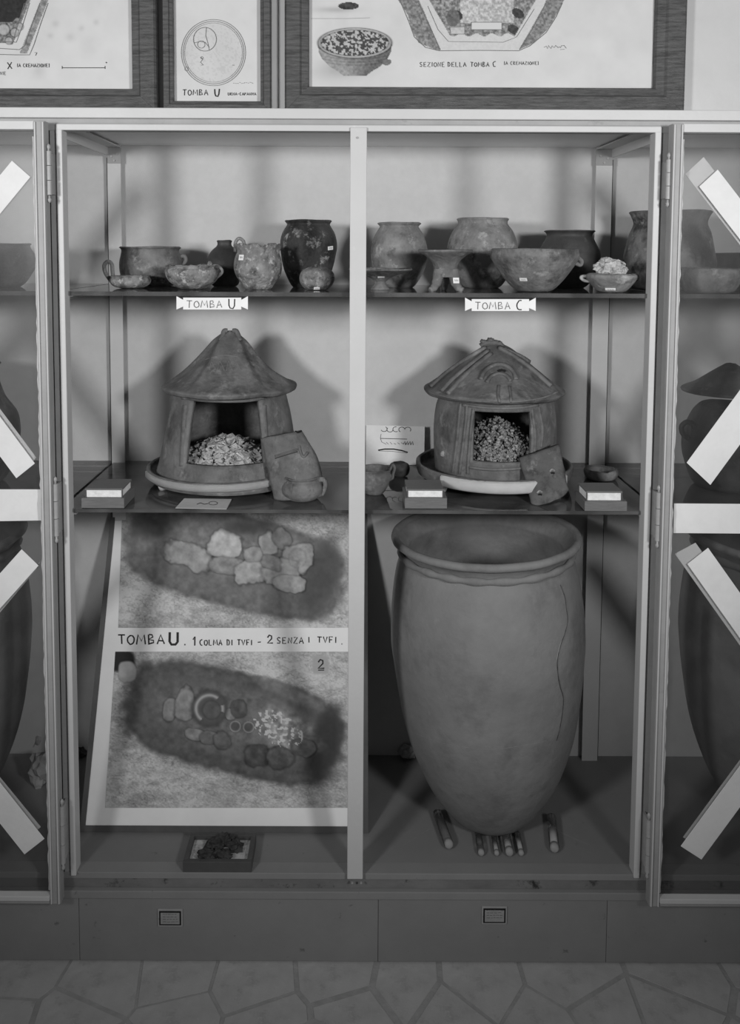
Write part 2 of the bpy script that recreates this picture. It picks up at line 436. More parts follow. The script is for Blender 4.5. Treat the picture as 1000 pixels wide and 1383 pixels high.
# header: fascia board, groove, bead
part('header_fascia', PAINT, None, .0015, (XL, XR, -.012, .02, fz(162), ZTOP))
part('header_top', PAINT, None, .001, (XL, XR, .02, .046, ZTOP-.016, ZTOP-.002))
part('header_groove', PAINTD, None, 0, (XL, XR, 0, .02, fz(168), fz(162)))
part('header_rail', PAINTD, None, .001, (XL, XR, -.002, .02, fz(178), fz(168)))
ZH = fz(178); 
# front posts: flat face plus bright inner bead
xl0, xl1, xl2 = fx(62, 190), fx(77, 190), fx(85, 190)
xr0, xr1, xr2 = fx(884, 190), fx(892.5, 190), fx(909, 190)
zb = ZF-.005
part('front_post', PAINTD, None, .001, (xl0, xl1, 0, .022, zb, ZTOP-.03))
part('front_post', PAINTD, None, .001, (xr1, xr2, 0, .022, zb, ZTOP-.03))
part('post_bead', PAINT, None, .0015, (xl1, xl2, -.006, .024, zb, fz(170)))
part('post_bead', PAINT, None, .0015, (xr0, xr1, -.006, .024, zb, fz(170)))
part('header_bead', PAINT, None, .0015, (xl1+.001, xr1-.001, -.0065, -.0022, fz(178), fz(169.5)))
part('mullion', PAINT, None, .0015, (fx(472.5, 400), fx(494.5, 400), -.012, .012, zb, fz(173)))
# screw caps on the mullion head and post feet
for px, py in ((483, 186), (488, 1192), (476, 1192)):
    bm = bmesh.new(); p = on_y(px, py, -.012)
    tube(bm, [p+Vector((0, -.0015, 0)), p+Vector((0, .001, 0))], .0022, 8); link('screw', bm, METAL, cab)
# rear angle-iron posts with rails, gussets and screws
def rear_post(px_in, px_out, sgn):
    xi, xo = on_y(px_in, 500, .385).x, on_y(px_out, 500, .385).x
    pst = part('rear_post', PAINT, None, 0, (min(xi, xo), max(xi, xo), .385, .388, ZF, ZC), (min(xo, xo+sgn*.003), max(xo, xo+sgn*.003), .385, YB-.001, ZF, ZC))
    part('post_gap', DARK, None, 0, (min(xo+sgn*.0032, xo+sgn*.006), max(xo+sgn*.0032, xo+sgn*.006), .390, YB-.001, ZF, ZC-.03))
    zr = ZC-.004
    rl = part('ceiling_rail', PAINT, None, 0, (min(xi, xo), max(xi, xo), .03, .384, zr-.003, zr), (min(xo, xo+sgn*.003), max(xo, xo+sgn*.003), .03, .384, zr-.022, zr))
    gp = part('gusset_plate', PAINTD, None, .0004, (min(xi, xo)-.002, max(xi, xo)+.002, .3815, .3845, zr-.040, zr-.004))
    for k, (a, dz) in enumerate(((.25, -.018), (.72, -.024), (.5, -.034))):
        bm = bmesh.new(); p = Vector((xi+(xo-xi)*a, .3815, zr+dz))
        tube(bm, [p+Vector((0, -.0025, 0)), p+Vector((0, .001, 0))], .0028, 9); link('screw', bm, METAL, gp)
    # shelf rails on both levels
    for z in (ZS1-.008, ZS2-.010):
        part('shelf_rail', PAINTD, None, 0, (min(xi, xo)+(0 if sgn < 0 else 0), max(xi, xo), .02, .383, z-.003, z), (min(xo, xo+sgn*.002), max(xo, xo+sgn*.002), .02, .383, z-.012, z))
for px_ in (67.5, 905.5):
    part('hinge_gap_shade', DARK, None, 0, (fx(px_-.8, 235), fx(px_+.8, 235), -.0012, .0004, zb, ZTOP-.031))  # dark strip drawn in for the shade between post and door
rear_post(167, 151, -1)
rear_post(799, 819, 1)
# name plates on the plinth
for (a, b, c, d) in ((213.5, 247, 1228, 1251), (651, 685, 1222.5, 1246)):
    hp = part('label_holder', METAL, None, .0006, (fx(a, c), fx(b, c), -.003, .0, fz(d), fz(c)))
    part('label_slot', DARK, hp, 0, (fx(a+2, c), fx(b-2, c), -.0036, -.0028, fz(d-2), fz(c+2)))
    part('paper_label', mat('aged_label', 160, 10, 60, .8), hp, 0, (fx(a+4, c), fx(b-4, c), -.0044, -.0036, fz(d-4), fz(c+4)))
    bm = bmesh.new(); rnd = random.Random(int(a))
    for k in range(4):
        yy = c+7+k*3.4; xx = a+6.5
        while xx < b-8:
            l = rnd.uniform(2, 5); stroke(bm, [(xx, yy), (xx+l/2, yy+rnd.uniform(-.4, .4)), (xx+l, yy)], .8, lambda x, y: on_y(x, y, -.0046)); xx += l+1.2
    link('label_writing', bm, PENCIL, hp)

# ------------------------------------------------------------------ doors swung right open
def hinge(x, y0, y1, Y, parent):
    P = on_y(483, y0, Y); Q = on_y(483, y1, Y); n = 3; h = (P.z-Q.z)
    hg = None
    for k in range(n):
        bm = bmesh.new(); a = P.z-h*k/n; b = P.z-h*(k+1)/n+.0012
        tube(bm, [(x, Y, a), (x, Y, b)], .0054, 20)
        o = link('hinge_knuckle', bm, METAL, parent)
    for z, s in ((P.z, 1), (Q.z, -1)):
        bm = bmesh.new(); tube(bm, [(x, Y, z), (x, Y, z+s*.004), (x, Y, z+s*.007), (x, Y, z+s*.011), (x, Y, z+s*.014)], [.003, .0024, .0042, .0036, .001], 10)
        link('hinge_pin', bm, METAL, parent, True)
    bm = bmesh.new(); box(bm, x-.0025, x+.0025, Y+.004, -.0005, Q.z+.003, P.z-.003); link('hinge_leaf', bm, METAL, parent)
def make_door(side):
    YD = -.040
    s = -1 if side == 'left' else 1
    e0 = on_y(60.5 if s < 0 else 909, 190, YD).x; e1 = on_y(46 if s < 0 else 923, 190, YD).x; far = e0+s*.60
    zt, zbt = on_y(55, 163, YD).z, on_y(55, 1221, YD).z
    d = part('door', PAINTD, None, .001, (min(e0, e1), max(e0, e1), YD, YD+.022, zbt, zt))
    def sub(n, m, *b): return part(n, m, d, .0012, *b)
    sub('door_stile', PAINTD, (min(far, far-s*.03), max(far, far-s*.03), YD, YD+.022, zbt, zt))
    a, b = min(e1, far-s*.03), max(e1, far-s*.03)
    sub('door_rail', PAINT, (a, b, YD, YD+.022, zt-.016, zt))
    sub('door_rail', PAINTD, (a, b, YD, YD+.022, zbt, zbt+.010))
    sub('door_rail_ledge', PAINT, (a, b, YD-.006, YD+.010, zbt+.0102, zbt+.020))
    # raised beads on the stile
    for q in (e0-s*.0+s*.001, e1-s*.004):
        sub('stile_bead', PAINT, (min(q, q+s*.003), max(q, q+s*.003), YD-.004, YD, zbt+.002, zt-.002))
    bm = bmesh.new(); rnd = random.Random(3 if s < 0 else 4); z = zbt+.03; pts = []
    while z < zt-.02: pts.append((e1+s*.001+rnd.uniform(-.0012, .0012), YD+.001, z)); z += .012
    tube(bm, pts, .0022, 6); link('glazing_putty', bm, PAINT, d)
    gx0, gx1 = min(e1, far), max(e1, far)
    bm = bmesh.new(); box(bm, gx0, gx1, YD+.012, YD+.015, zbt+.018, zt-.012); link('glass_pane', bm, PANEG, d)
    hp = ((206, 266), (655, 726), (1090, 1168)) if s < 0 else ((214, 268), (663, 729), (1105, 1176))
    hx = on_y(66 if s < 0 else 903.5, 235, -.030).x
    for y0, y1 in hp: hinge(hx, y0, y1, -.030, d)
    return d, YD
dl, YD = make_door('left')
dr, YD = make_door('right')
def strip(parent, poly, Y, m=None):
    bm = bmesh.new(); prism(bm, [on_y(x, y, Y) for x, y in poly], (0, .0010, 0))
    bmesh.ops.bevel(bm, geom=list(bm.edges), offset=.0002, segments=1, affect='EDGES')
    return link('paper_strip', bm, STRIP, parent)
YA, YZ = YD+.0100, YD+.0165
def band(parent, e0, e1, dirx, diry, Ln, Y):
    """strip whose end edge is e0-e1 and which runs off along (dirx, diry)"""
    l = math.hypot(dirx, diry); dx, dy = dirx/l*Ln, diry/l*Ln
    strip(parent, [e0, e1, (e1[0]+dx, e1[1]+dy), (e0[0]+dx, e0[1]+dy)], Y)
band(dl, (41, 239), (16, 217), -42, 51, 330, YA)
band(dl, (22, 646), (47, 626), -44, -59, 330, YA)
band(dl, (49, 618), (44, 624), -44, -59, 330, YZ)
strip(dl, [(-190, 661), (55, 661), (57, 703), (-190, 707)], YA)
band(dl, (52, 764), (29, 742), -44, 49, 330, YA)
band(dl, (55, 757), (50, 768), -44, 52, 330, YZ)
band(dl, (33, 1154), (60, 1133), -46, -58, 330, YA)
band(dl, (55, 1117), (44, 1127), -46, -56, 330, YZ)
band(dr, (926, 235), (951, 212), 44, 57, 300, YZ)
band(dr, (945, 252), (970, 229), 44, 57, 300, YA)
band(dr, (960, 655), (928, 625), 44, -60, 300, YA)
band(dr, (964, 612), (952, 600), 44, -60, 300, YZ)
strip(dr, [(911, 680), (1180, 682), (1180, 722), (910, 720)], YA)
band(dr, (912, 748), (940, 733), 44, 62, 300, YZ)
band(dr, (929, 762), (957, 740), 44, 62, 300, YA)
band(dr, (948, 1161), (920, 1143), 42, -57, 330, YA)
band(dr, (940, 1140), (923, 1131), 42, -57, 330, YZ)

# ================================================================== glass shelves
xml, xmr = fx(92, 690)+.0, fx(870, 690)
def shelf(x0, x1, z, y0, y1, label, th):
    bm = bmesh.new(); box(bm, x0, x1, y0, y1, z-th, z, .0006)
    return tag(link('glass_shelf', bm, SHELFG), label, 'shelf', 'glass shelves')
lx_ = on_y(151, 500, .385).x; rx_ = on_y(819, 500, .385).x
SX0, SX1 = lx_+.001, rx_-.001
for nm, z, lv in (('upper', ZS1, 0), ('lower', ZS2, 1)):
    th = (.0085, .007)[lv]
    shelf(SX0, SX1, z, .014, YB-.002, ('upper glass shelf carrying the pottery above the two handwritten name signs', 'lower glass shelf carrying the two clay hut urns')[lv], th)
    shelf(XL, SX0-.006, z, .014, YB-.002, ('upper glass shelf behind the open left door', 'lower glass shelf behind the open left door')[lv], th)
    shelf(SX1+.006, XR, z, .014, YB-.002, ('upper glass shelf behind the open right door', 'lower glass shelf behind the open right door')[lv], th)

# ================================================================== pottery on the upper shelf
def pot(name, label, cat, cx, Y, prof, zb, m, th=.006, seg=56, wob=.003, rimb=0, seed=1, group=None, wf=6, sy=1.):
    pr, c = pxprof(cx, Y, prof, zb)
    ka = (on_y(cx, prof[-1][1], Y).z-zb)/pr[-1][1]
    pr = [(r, z*ka) for r, z in pr]
    t = thing(name, label, cat, c, group)
    bm = bmesh.new(); lathe(bm, c, pr, th, seg, wob, wf, rimb, seed, sy)
    b = link('body', bm, m, t, True, loc=c)
    return t, b
def add(parent, name, m, fnc, smooth=True):
    bm = bmesh.new(); fnc(bm); return link(name, bm, m, parent, smooth)
G1, G2 = 'pottery of the left tomb group on the upper shelf', 'pottery of the right tomb group on the upper shelf'
z1 = ZS1+.0004; z2 = ZS2+.0004; z0 = ZF+.0004
# --- left group
t, b = pot('handled_cup', 'small shallow cup with a tall loop handle at far left of the upper shelf', 'cup', 176, .16,
    [(12, 390), (19, 388.5), (25, 384), (27, 378.5), (25.5, 375), (26.5, 373)], z1, CL_CRUST, .004, seed=2, wob=.002, group=G1)
add(t, 'handle', CL_CRUST, lambda bm: handle(bm, [(155, 383), (148, 377), (142, 367), (141, 358), (146, 353), (151, 357), (152, 366), (153, 375)], .16, .0042))
t, b = pot('wide_bowl', 'large squat grey bowl standing behind the small loop handled cup', 'bowl', 205, .28,
    [(26, 389), (38, 385), (42, 370), (42.5, 356), (40, 345), (39, 338), (42, 334.5)], z1, CL_MID, .007, seed=3, group=G1, wob=.004)
add(t, 'lug', CL_MID, lambda bm: handle(bm, [(243, 347), (249, 346), (251, 352), (246, 358)], .28, .0045))
t, b = pot('carinated_bowl', 'wide shallow bowl with a broken rim in front of the dark round jar', 'bowl', 260, .13,
    [(13, 391), (20, 389), (31, 381), (36, 372), (37, 365), (34, 361), (36, 358.5)], z1, CL_CRUST, .005, rimb=.006, seed=4, group=G1, wob=.003)
add(t, 'handle', CL_CRUST, lambda bm: handle(bm, [(286, 378), (296, 372), (300, 366), (295, 360), (287, 359)], .13, .0036))
add(t, 'knob', CL_CRUST, lambda bm: handle(bm, [(283, 362), (285, 357), (283, 354), (281, 360)], .125, .0028))
t, b = pot('round_jar', 'small dark round jar with a short neck partly hidden behind the handled jar', 'jar', 304, .27,
    [(15, 389), (19, 384), (23, 365), (23.5, 352), (18, 340), (11, 333), (9.5, 329), (10.5, 325.5)], z1, CL_DARK, .005, seed=5, group=G1)
t, b = pot('handled_jar', 'crusted jar with a jagged broken rim and white square sticker', 'jar', 349, .14,
    [(17, 391), (20, 388), (22, 384), (29, 374), (32, 362), (31, 350), (28, 340), (28.5, 334), (30, 330)], z1, CL_CRUST, .005, rimb=.014, seed=6, group=G1, wob=.004)
bv = bvh_of(b); sticker(t, bv, 326.5, 348, 7.5, 7.5)
add(t, 'handle', CL_CRUST, lambda bm: handle(bm, [(318, 340), (318, 328), (323, 322), (329, 326), (330, 334)], .14, .0036))
t, b = pot('tall_jar', 'tall black jar with pale crust patches beside the central mullion', 'jar', 417, .25,
    [(21, 391), (25, 385), (33, 366), (37.5, 345), (38.5, 330), (36, 317), (31, 307), (29.5, 303), (32.5, 298.5)], z1, CL_SPECK, .006, seed=7, group=G1, wob=.003)
bv = bvh_of(b); sticker(t, bv, 446, 335, 10, 5, .1)
t, b = pot('small_bowl', 'small round incurved bowl in front of the tall black jar', 'bowl', 428, .12,
    [(11, 392), (16, 390.5), (22, 384), (24, 376), (22, 368), (16, 363), (12.5, 361.5)], z1, CL_CRUST, .004, seed=8, group=G1, wob=.003)
bv = bvh_of(b); sticker(t, bv, 428, 389, 8, 4)
# --- right group
t, b = pot('low_stand_dish', 'flat wide dish on a small foot passing behind the central mullion', 'dish', 514, .14,
    [(13, 390.5), (12, 388), (9, 384), (8, 380), (16, 374), (30, 369), (42, 365), (43, 363)], z1, CL_MID, .004, seed=9, group=G2, wob=.002)
bv = bvh_of(b); sticker(t, bv, 515, 374, 9, 3.5)
t, b = pot('round_jar', 'round grey jar with a short flared rim nearest the mullion', 'jar', 540, .26,
    [(18, 388), (23, 383), (33, 366), (38, 348), (38, 334), (33, 318), (27, 308), (26.5, 305.5), (30, 302)], z1, CL_LIGHT, .006, seed=10, group=G2, wob=.003)
# footed stand: dish on three legs
cS = on_y(602, 370, .085); cS.z = z1
t = thing('footed_stand', 'clay stand with a flat dish top on three spreading feet', 'stand', cS, G2)
zz = lambda py: on_y(602, py, .085).z - on_y(602, 391, .085).z
pr = [(.0235, zz(372)), (.0225, zz(364)), (.024, zz(357)), (.030, zz(350)), (.040, zz(344)), (.0545, zz(338)), (.0555, zz(335.8))]
bm = bmesh.new(); lathe(bm, cS, pr, .004, 48, .002, 6, 0, 11, 1); link('dish', bm, CL_MID, t, True, loc=cS)
for k, a in enumerate((-150, -28, 90)):
    ca, sa = math.cos(math.radians(a)), math.sin(math.radians(a))
    def lg(bm, ca=ca, sa=sa):
        P = [(.016, zz(362)), (.019, zz(372)), (.023, zz(381)), (.030, zz(387)), (.038, zz(389.5))]
        tube(bm, catmull([tuple(cS+Vector((ca*r, sa*r, z))) for r, z in P], 4), [.011]*5+[.010]*4+[.008]*4+[.0062]*3+[.0055], 10)
    o = add(t, 'leg', CL_MID, lg)
    if k == 1: bv = bvh_of(o)
sticker(t, bv, 616, 379, 8.5, 7.5)
t, b = pot('big_round_jar', 'largest round grey jar behind the footed stand', 'jar', 651, .26,
    [(22, 389), (28, 384), (40, 365), (46, 345), (46, 330), (41, 314), (34, 304), (33, 300), (35, 296)], z1, CL_LIGHT, .006, seed=12, group=G2, wob=.003)
t, b = pot('big_bowl', 'large open conical bowl with a small side lug and sticker', 'bowl', 721, .09,
    [(17, 394), (25, 392), (36, 382), (47, 368), (57, 352), (59.5, 345), (58, 339), (58.5, 337)], z1, CL_MID, .006, seed=13, group=G2, wob=.003, wf=4)
bv = bvh_of(b); sticker(t, bv, 707.5, 377, 10, 4.5)
add(t, 'lug', CL_LIGHT, lambda bm: handle(bm, [(774, 346), (782, 349), (786, 353), (784, 358), (777, 355)], .09, .0042))
t, b = pot('dark_round_jar', 'dark round jar with a wide mouth behind the conical bowl', 'jar', 768, .27,
    [(20, 389), (27, 383), (38, 365), (41, 352), (40, 340), (33, 325), (30, 319), (31, 315), (34, 312.5)], z1, CL_DARK, .006, seed=14, group=G2, wob=.003)
t, b = pot('small_dish_with_lug', 'small pale dish with a lug holding a crumpled white lump', 'dish', 826, .075,
    [(14, 396), (19, 393.5), (27, 385), (34, 376), (34.5, 372), (32, 370)], z1, CL_LIGHT, .005, seed=15, group=G2, wob=.003)
add(t, 'lug', CL_LIGHT, lambda bm: handle(bm, [(796, 373), (788, 373), (785, 375), (790, 379), (798, 380)], .075, .0032))
add(t, 'lug', CL_LIGHT, lambda bm: handle(bm, [(854, 373), (860, 372), (862, 375), (859, 379), (853, 380)], .075, .0032))
bv = bvh_of(b); sticker(t, bv, 825, 390, 13, 3.6)
def lump(bm, c, rx, ry, rz, amp, fr, sub=4, seed=0, flat=None):
    r = bmesh.ops.create_icosphere(bm, subdivisions=sub, radius=1)['verts']
    for v in r:
        n_ = v.co.normalized(); d = 1+amp*noise.noise(n_*fr+Vector((seed, seed, seed)))+amp*.6*noise.noise(n_*fr*2.7+Vector((seed, 0, 0)))
        d += amp*.5*abs(noise.noise(n_*fr*4+Vector((0, seed, 0))))
        v.co = Vector(c)+Vector((n_.x*rx*d, n_.y*ry*d, n_.z*rz*d))
        if flat is not None and v.co.z < flat: v.co.z = flat
bm = bmesh.new(); c = on_y(825, 362, .075); lump(bm, c, .031, .024, .020, .26, 1.9, 5, 3)
tag(link('white_lump', bm, BONE, None, False), 'crumpled pale lump of material lying in the small lugged dish', 'lump')

# --- things seen through the side and the open doors
t, b = pot('storage_jar', 'tall dark jar seen partly past the right post and the right door', 'jar', 902, .24,
    [(46, 389), (54, 385), (60, 360), (59, 345), (53, 318), (47, 303), (49, 294), (53, 287)], z1, CL_MID, .007, seed=16, wob=.004)
add(t, 'handle', CL_MID, lambda bm: handle(bm, [(930, 360, -.075), (941, 356, -.09), (944, 347, -.095), (939, 339, -.09), (930, 338, -.075)], .24, .006))
pot('low_bowl', 'low dull bowl on the upper shelf behind the right door glass', 'bowl', 958, .06,
    [(26, 394), (34, 390), (42, 376), (43, 366), (42, 363)], z1, CL_MID, .006, seed=17)
pot('deep_bowl', 'grey deep bowl at the frame edge behind the right door glass', 'bowl', 1018, .22,
    [(30, 389), (40, 380), (48, 362), (50, 348), (52, 343)], z1, CL_DARK, .006, seed=18)
pot('dull_jar', 'broad dull jar on the upper shelf behind the left door glass', 'jar', 2, .2,
    [(24, 389), (32, 382), (44, 362), (45, 348), (38, 334), (40, 330)], z1, CL_MID, .006, seed=19)
pot('ash_urn', 'dull tall urn on the lower shelf behind the left door glass', 'urn', -42, .2,
    [(40, 668), (52, 655), (66, 610), (66, 570), (50, 540), (40, 500), (46, 492)], z2, CL_HUT, .008, seed=20)
t, b = pot('lidded_urn', 'dark lidded urn with a ring handle on the lower shelf behind the right door', 'urn', 985, .2,
    [(38, 672), (50, 662), (62, 620), (62, 590), (52, 560), (44, 548)], z2, CL_DARK, .008, seed=21)
pr, c = pxprof(985, .2, [(60, 545), (60, 541), (44, 533), (26, 520), (8, 508)], 0)
c.z = z2+on_y(985, 545, .2).z-on_y(985, 672, .2).z
bm = bmesh.new(); lathe(bm, c, pr, .006, 48, .003, 6, 0, 22); link('lid', bm, CL_HUT, t, True)
add(t, 'handle', CL_DARK, lambda bm: handle(bm, [(930, 592), (923, 586), (921, 576), (928, 570), (936, 573), (938, 582)], .18, .0055))

# ================================================================== name signs on the upper shelf edge
def sign(x0, x1, y0, y1, text, big, label, slope):
    Y = .008
    fn = lambda x, y: on_y(x, y, Y)
    c = fn((x0+x1)/2, y1)
    t = thing('name_sign', label, 'sign', c, 'handwritten signs under the upper shelf')
    e = 9; sl = lambda x: (x-x0)*slope
    pts = [(x0, y0-2), (x0+e, y0+3), (x0+e, y0), (x1-e, y0), (x1-e, y0+3), (x1, y0-2), (x1, y1), (x1-e, y1-4), (x1-e, y1), (x0+e, y1), (x0+e, y1-4), (x0, y1)]
    bm = bmesh.new(); prism(bm, [fn(x, y+sl(x)) for x, y in pts], (0, .0012, 0)); link('card', bm, BRIGHT, t)
    bm = bmesh.new(); f2 = lambda x, y: on_y(x, y+sl(x), Y-.0006)
    lettering(bm, text, x0+14, y0+4, (x1-x0)*.49, 9.5, 1.1, f2, seed=3)
    link('lettering', bm, PENCIL, t)
    bm = bmesh.new(); lettering(bm, big, x1-26, y0+2, 9, 12.5, 1.5, f2, seed=4); link('letter', bm, INK, t)
sign(238.5, 335, 402, 418, 'TOMBA', 'U', 'white swallow tailed paper sign reading TOMBA U under the shelf', 0)
sign(628.5, 724, 404, 420, 'TOMBA', 'C', 'white swallow tailed paper sign reading TOMBA C under the shelf', 0)

# ================================================================== hut urns
def hut(label, cx, ybase, Yc, wall, yop0, yop1, xo0, xo1, seed):
    """hut body with a real door opening. wall = [(halfwidth px, y px)] bottom to top"""
    pr, c = pxprof(cx, Yc, wall, 0); c.z = on_y(cx, wall[0][1], Yc).z
    t = thing('hut_urn', label, 'urn', Vector((c.x, c.y, z2)))
    Rf = pr[len(pr)//2][0]*.96; zo0 = on_y(cx, yop0, Yc-Rf).z-c.z; zo1 = on_y(cx, yop1, Yc-Rf*.95).z-c.z
    th0, th1 = (270+math.degrees(math.asin((on_y(q, 590, Yc-Rf*.9).x-c.x)/Rf)) for q in (xo0, xo1))
    P = catmull(pr, 8)
    def rad(z):
        for (r0, a), (r1, b_) in zip(P, P[1:]):
            if a <= z <= b_: return r0+(r1-r0)*(z-a)/max(1e-9, b_-a)
        return P[-1][0] if z > P[-1][1] else P[0][0]
    zt = pr[-1][1]
    zs = sorted(set([zt*i/22 for i in range(23) if abs(zt*i/22-zo0) > zt*.02 and abs(zt*i/22-zo1) > zt*.02]+[zo0, zo1]))
    nA = 96; step = (th1-th0)/18.; k0 = th0
    ths = [th0+step*i for i in range(19)]; rest = 360-(th1-th0); m_ = 64
    ths += [th1+rest*i/m_ for i in range(1, m_)]
    bm = bmesh.new(); grid = []
    sd = Vector((seed*3.3, 1.1*seed, 0))
    for inner in (0, 1):
        g = []
        for z in zs:
            row = []
            for a in ths:
                ar = math.radians(a); r = rad(z)-(.011 if inner else 0)
                q = Vector((math.cos(ar)*.15, math.sin(ar)*.15, z)); r += noise.noise(q*9+sd)*.004
                row.append(bm.verts.new(c+Vector((math.cos(ar)*r, math.sin(ar)*r*.97, z))))
            g.append(row)
        grid.append(g)
    n_ = len(ths); no = 18
    i0, i1 = zs.index(zo0), zs.index(zo1)
    hole = lambda j, k: i0 <= j < i1 and k < no
    for j in range(len(zs)-1):
        for k in range(n_):
            if hole(j, k): continue
            k2 = (k+1) % n_
            bm.faces.new((grid[0][j][k], grid[0][j][k2], grid[0][j+1][k2], grid[0][j+1][k]))
            bm.faces.new((grid[1][j][k], grid[1][j+1][k], grid[1][j+1][k2], grid[1][j][k2]))
    for k in range(no):
        for j in (i0, i1): bm.faces.new((grid[0][j][k], grid[0][j][k+1], grid[1][j][k+1], grid[1][j][k]))
    for j in range(i0, i1):
        for k in (0, no): bm.faces.new((grid[0][j][k], grid[0][j+1][k], grid[1][j+1][k], grid[1][j][k]))
    for k in range(n_):
        k2 = (k+1) % n_
        for j in (0, len(zs)-1): bm.faces.new((grid[0][j][k], grid[0][j][k2], grid[1][j][k2], grid[1][j][k]))
    b = link('wall', bm, CL_HUT, t, True)
    return t, b, c, rad
def plate(t, cx, Yc, Rpx, ybot, lip, m, mplaster, seed, a0, a1):
    R_ = on_y(cx+Rpx, ybot, Yc).x-on_y(cx, ybot, Yc).x
    x = on_y(cx, ybot, Yc).x
    c = Vector((x, Yc, z2+.0165))
    pr = [(R_*.6, 0), (R_*.93, .001), (R_*.985, .008), (R_, lip*.7), (R_, lip)]
    bm = bmesh.new(); lathe(bm, c, pr, .008, 72, .0015, 5, 0, seed, 1, n=4)
    o = link('plate', bm, m, t, True, loc=c)
    # plaster restoration band along the front edge
    bm = bmesh.new(); n_ = 40; ring = []
    for i in range(n_+1):
        a = math.radians(a0+(a1-a0)*i/n_); r = R_+.0022
        ring.append([bm.verts.new(c+Vector((math.cos(a)*q, math.sin(a)*q, z))) for q, z in ((r-.014, -.0008), (r-.005, .0015), (r+.001, .006), (r+.0015, lip*.9), (r-.004, lip*1.02))])
    for i in range(n_):
        for k in range(4): bm.faces.new((ring[i][k], ring[i+1][k], ring[i+1][k+1], ring[i][k+1]))
    r_ = bmesh.ops.solidify(bm, geom=list(bm.faces), thickness=.0008)
    link('plaster_repair', bm, mplaster, t, True)
    for a in (215, 325, 90):
        ar = math.radians(a); bm = bmesh.new(); p = c+Vector((math.cos(ar)*R_*.86, math.sin(ar)*R_*.86, 0))
        tube(bm, [(p.x, p.y, z2), (p.x, p.y, z2+.006), (p.x, p.y, z2+.0178)], [.007, .010, .011], 12); link('foot', bm, mplaster, t, True)
    return o, c, R_

# --- left hut (rounded flared roof)
HY = .235
t1, wall1, c1, rad1 = hut('left clay hut urn with a smooth flared conical roof and open square doorway', 311, 640, HY,
    [(103, 641), (97, 632), (90.5, 612), (86, 585), (81, 556), (76, 535), (74, 524)], 629, 545, 253, 353, 1)
plate(t1, 304, HY-.0, 103, 650, .019, CL_HUT, mat('restored_clay', 205, 8, 20, .8, .0006, 80), 2, 200, 320)
def roof(t, cx, Yc, prof, seed, ridges, eave_th=.007):
    pr, c = pxprof(cx, Yc, prof, 0); c.z = on_y(cx, prof[0][1], Yc).z
    P = catmull(pr, 6); seg = 96; bm = bmesh.new(); rings = []
    full = [(P[0][0]-.012, -.002), (P[0][0]-.003, -.003)]+P+[(.0005, P[-1][1]+.003)]
    under = [(P[-1][0]*.5, P[-1][1]-.012)]+[(max(.002, r-.013), z-.006) for r, z in P[::-1][::3] if r < P[0][0]*.95]
    full = under+full; Rm = P[0][0]
    for i, (r, z) in enumerate(full):
        ring = []
        for k in range(seg):
            a = 2*PI*k/seg; q = Vector((math.cos(a)*.12, math.sin(a)*.12, z))
            d = noise.noise(q*8+Vector((seed, seed, 0)))*.004+noise.noise(q*26+Vector((0, seed, 0)))*.0012
            hz = 0
            for (ra, rw, rh) in ridges:
                da = abs((math.degrees(a)-ra+180) % 360-180)
                arc_ = math.radians(da)*r
                hz += rh*math.exp(-(arc_/rw)**2)*min(1, r/(Rm*.25))*max(0, 1-(r/Rm)**6)
            rr = max(.0004, r+(d if r > .01 else 0))
            ring.append(bm.verts.new(c+Vector((math.cos(a)*rr, math.sin(a)*rr*.98, z+hz+noise.noise(Vector((math.cos(a)*2, math.sin(a)*2, seed)))*.003*(r/Rm)))))
        rings.append(ring)
    for i in range(len(rings)-1):
        for k in range(seg): bm.faces.new((rings[i][k], rings[i][(k+1) % seg], rings[i+1][(k+1) % seg], rings[i+1][k]))
    bm.faces.new(rings[-1]); bm.faces.new(rings[0][::-1])
    return link('roof', bm, CL_HUT, t, True), c
r1, cr1 = roof(t1, 311, HY, [(89, 524), (89.5, 519), (78, 514), (62, 504), (47, 491), (35, 478), (25, 466), (15, 456), (7, 450), (3, 449)], 3,
     [(242, .009, .010), (306, .009, .010), (190, .012, .008), (350, .012, .008), (90, .02, .008)])
add(t1, 'roof_horn', CL_HUT, lambda bm: handle(bm, [(298, 460, -.024), (301, 453, -.018), (303, 447, -.014), (307, 447, -.012)], HY, .0055))
add(t1, 'roof_horn', CL_HUT, lambda bm: handle(bm, [(325, 460, -.024), (322, 453, -.018), (319, 447, -.014), (315, 447, -.012)], HY, .0055))
bv = bvh_of(wall1)
def relief(t, name, bv, pts, rad, m, flat=1., lift=0., sub=6):
    P = surf_ridge(bv, pts, rad, lift=lift, sub=sub)
    if len(P) < 2: return
    bm = bmesh.new(); tube(bm, P, rad, 8, flat); return link(name, bm, m, t, True)
relief(t1, 'door_jamb', bv, [(245, 630), (246, 600), (248, 570), (250, 547)], .0075, CL_HUT, lift=-.0045)
relief(t1, 'door_jamb', bv, [(362, 630), (361, 600), (359, 570), (358, 547)], .0065, CL_HUT, lift=-.0045)
relief(t1, 'lintel', bv, [(246, 537), (290, 541), (330, 541), (356, 537)], .0042, CL_HUT)
bvr = bvh_of(r1)
for P in ([(283, 500), (286, 489), (291, 499)], [(294, 501), (297, 488), (303, 500)], [(306, 501), (309, 488), (314, 500)], [(317, 501), (320, 490), (325, 500)], [(276, 486), (300, 480), (322, 482)]):
    relief(t1, 'incised_motif', bvr, P, .0006, mat('worn_motif', 126, 8, 20, .8), lift=.0002)
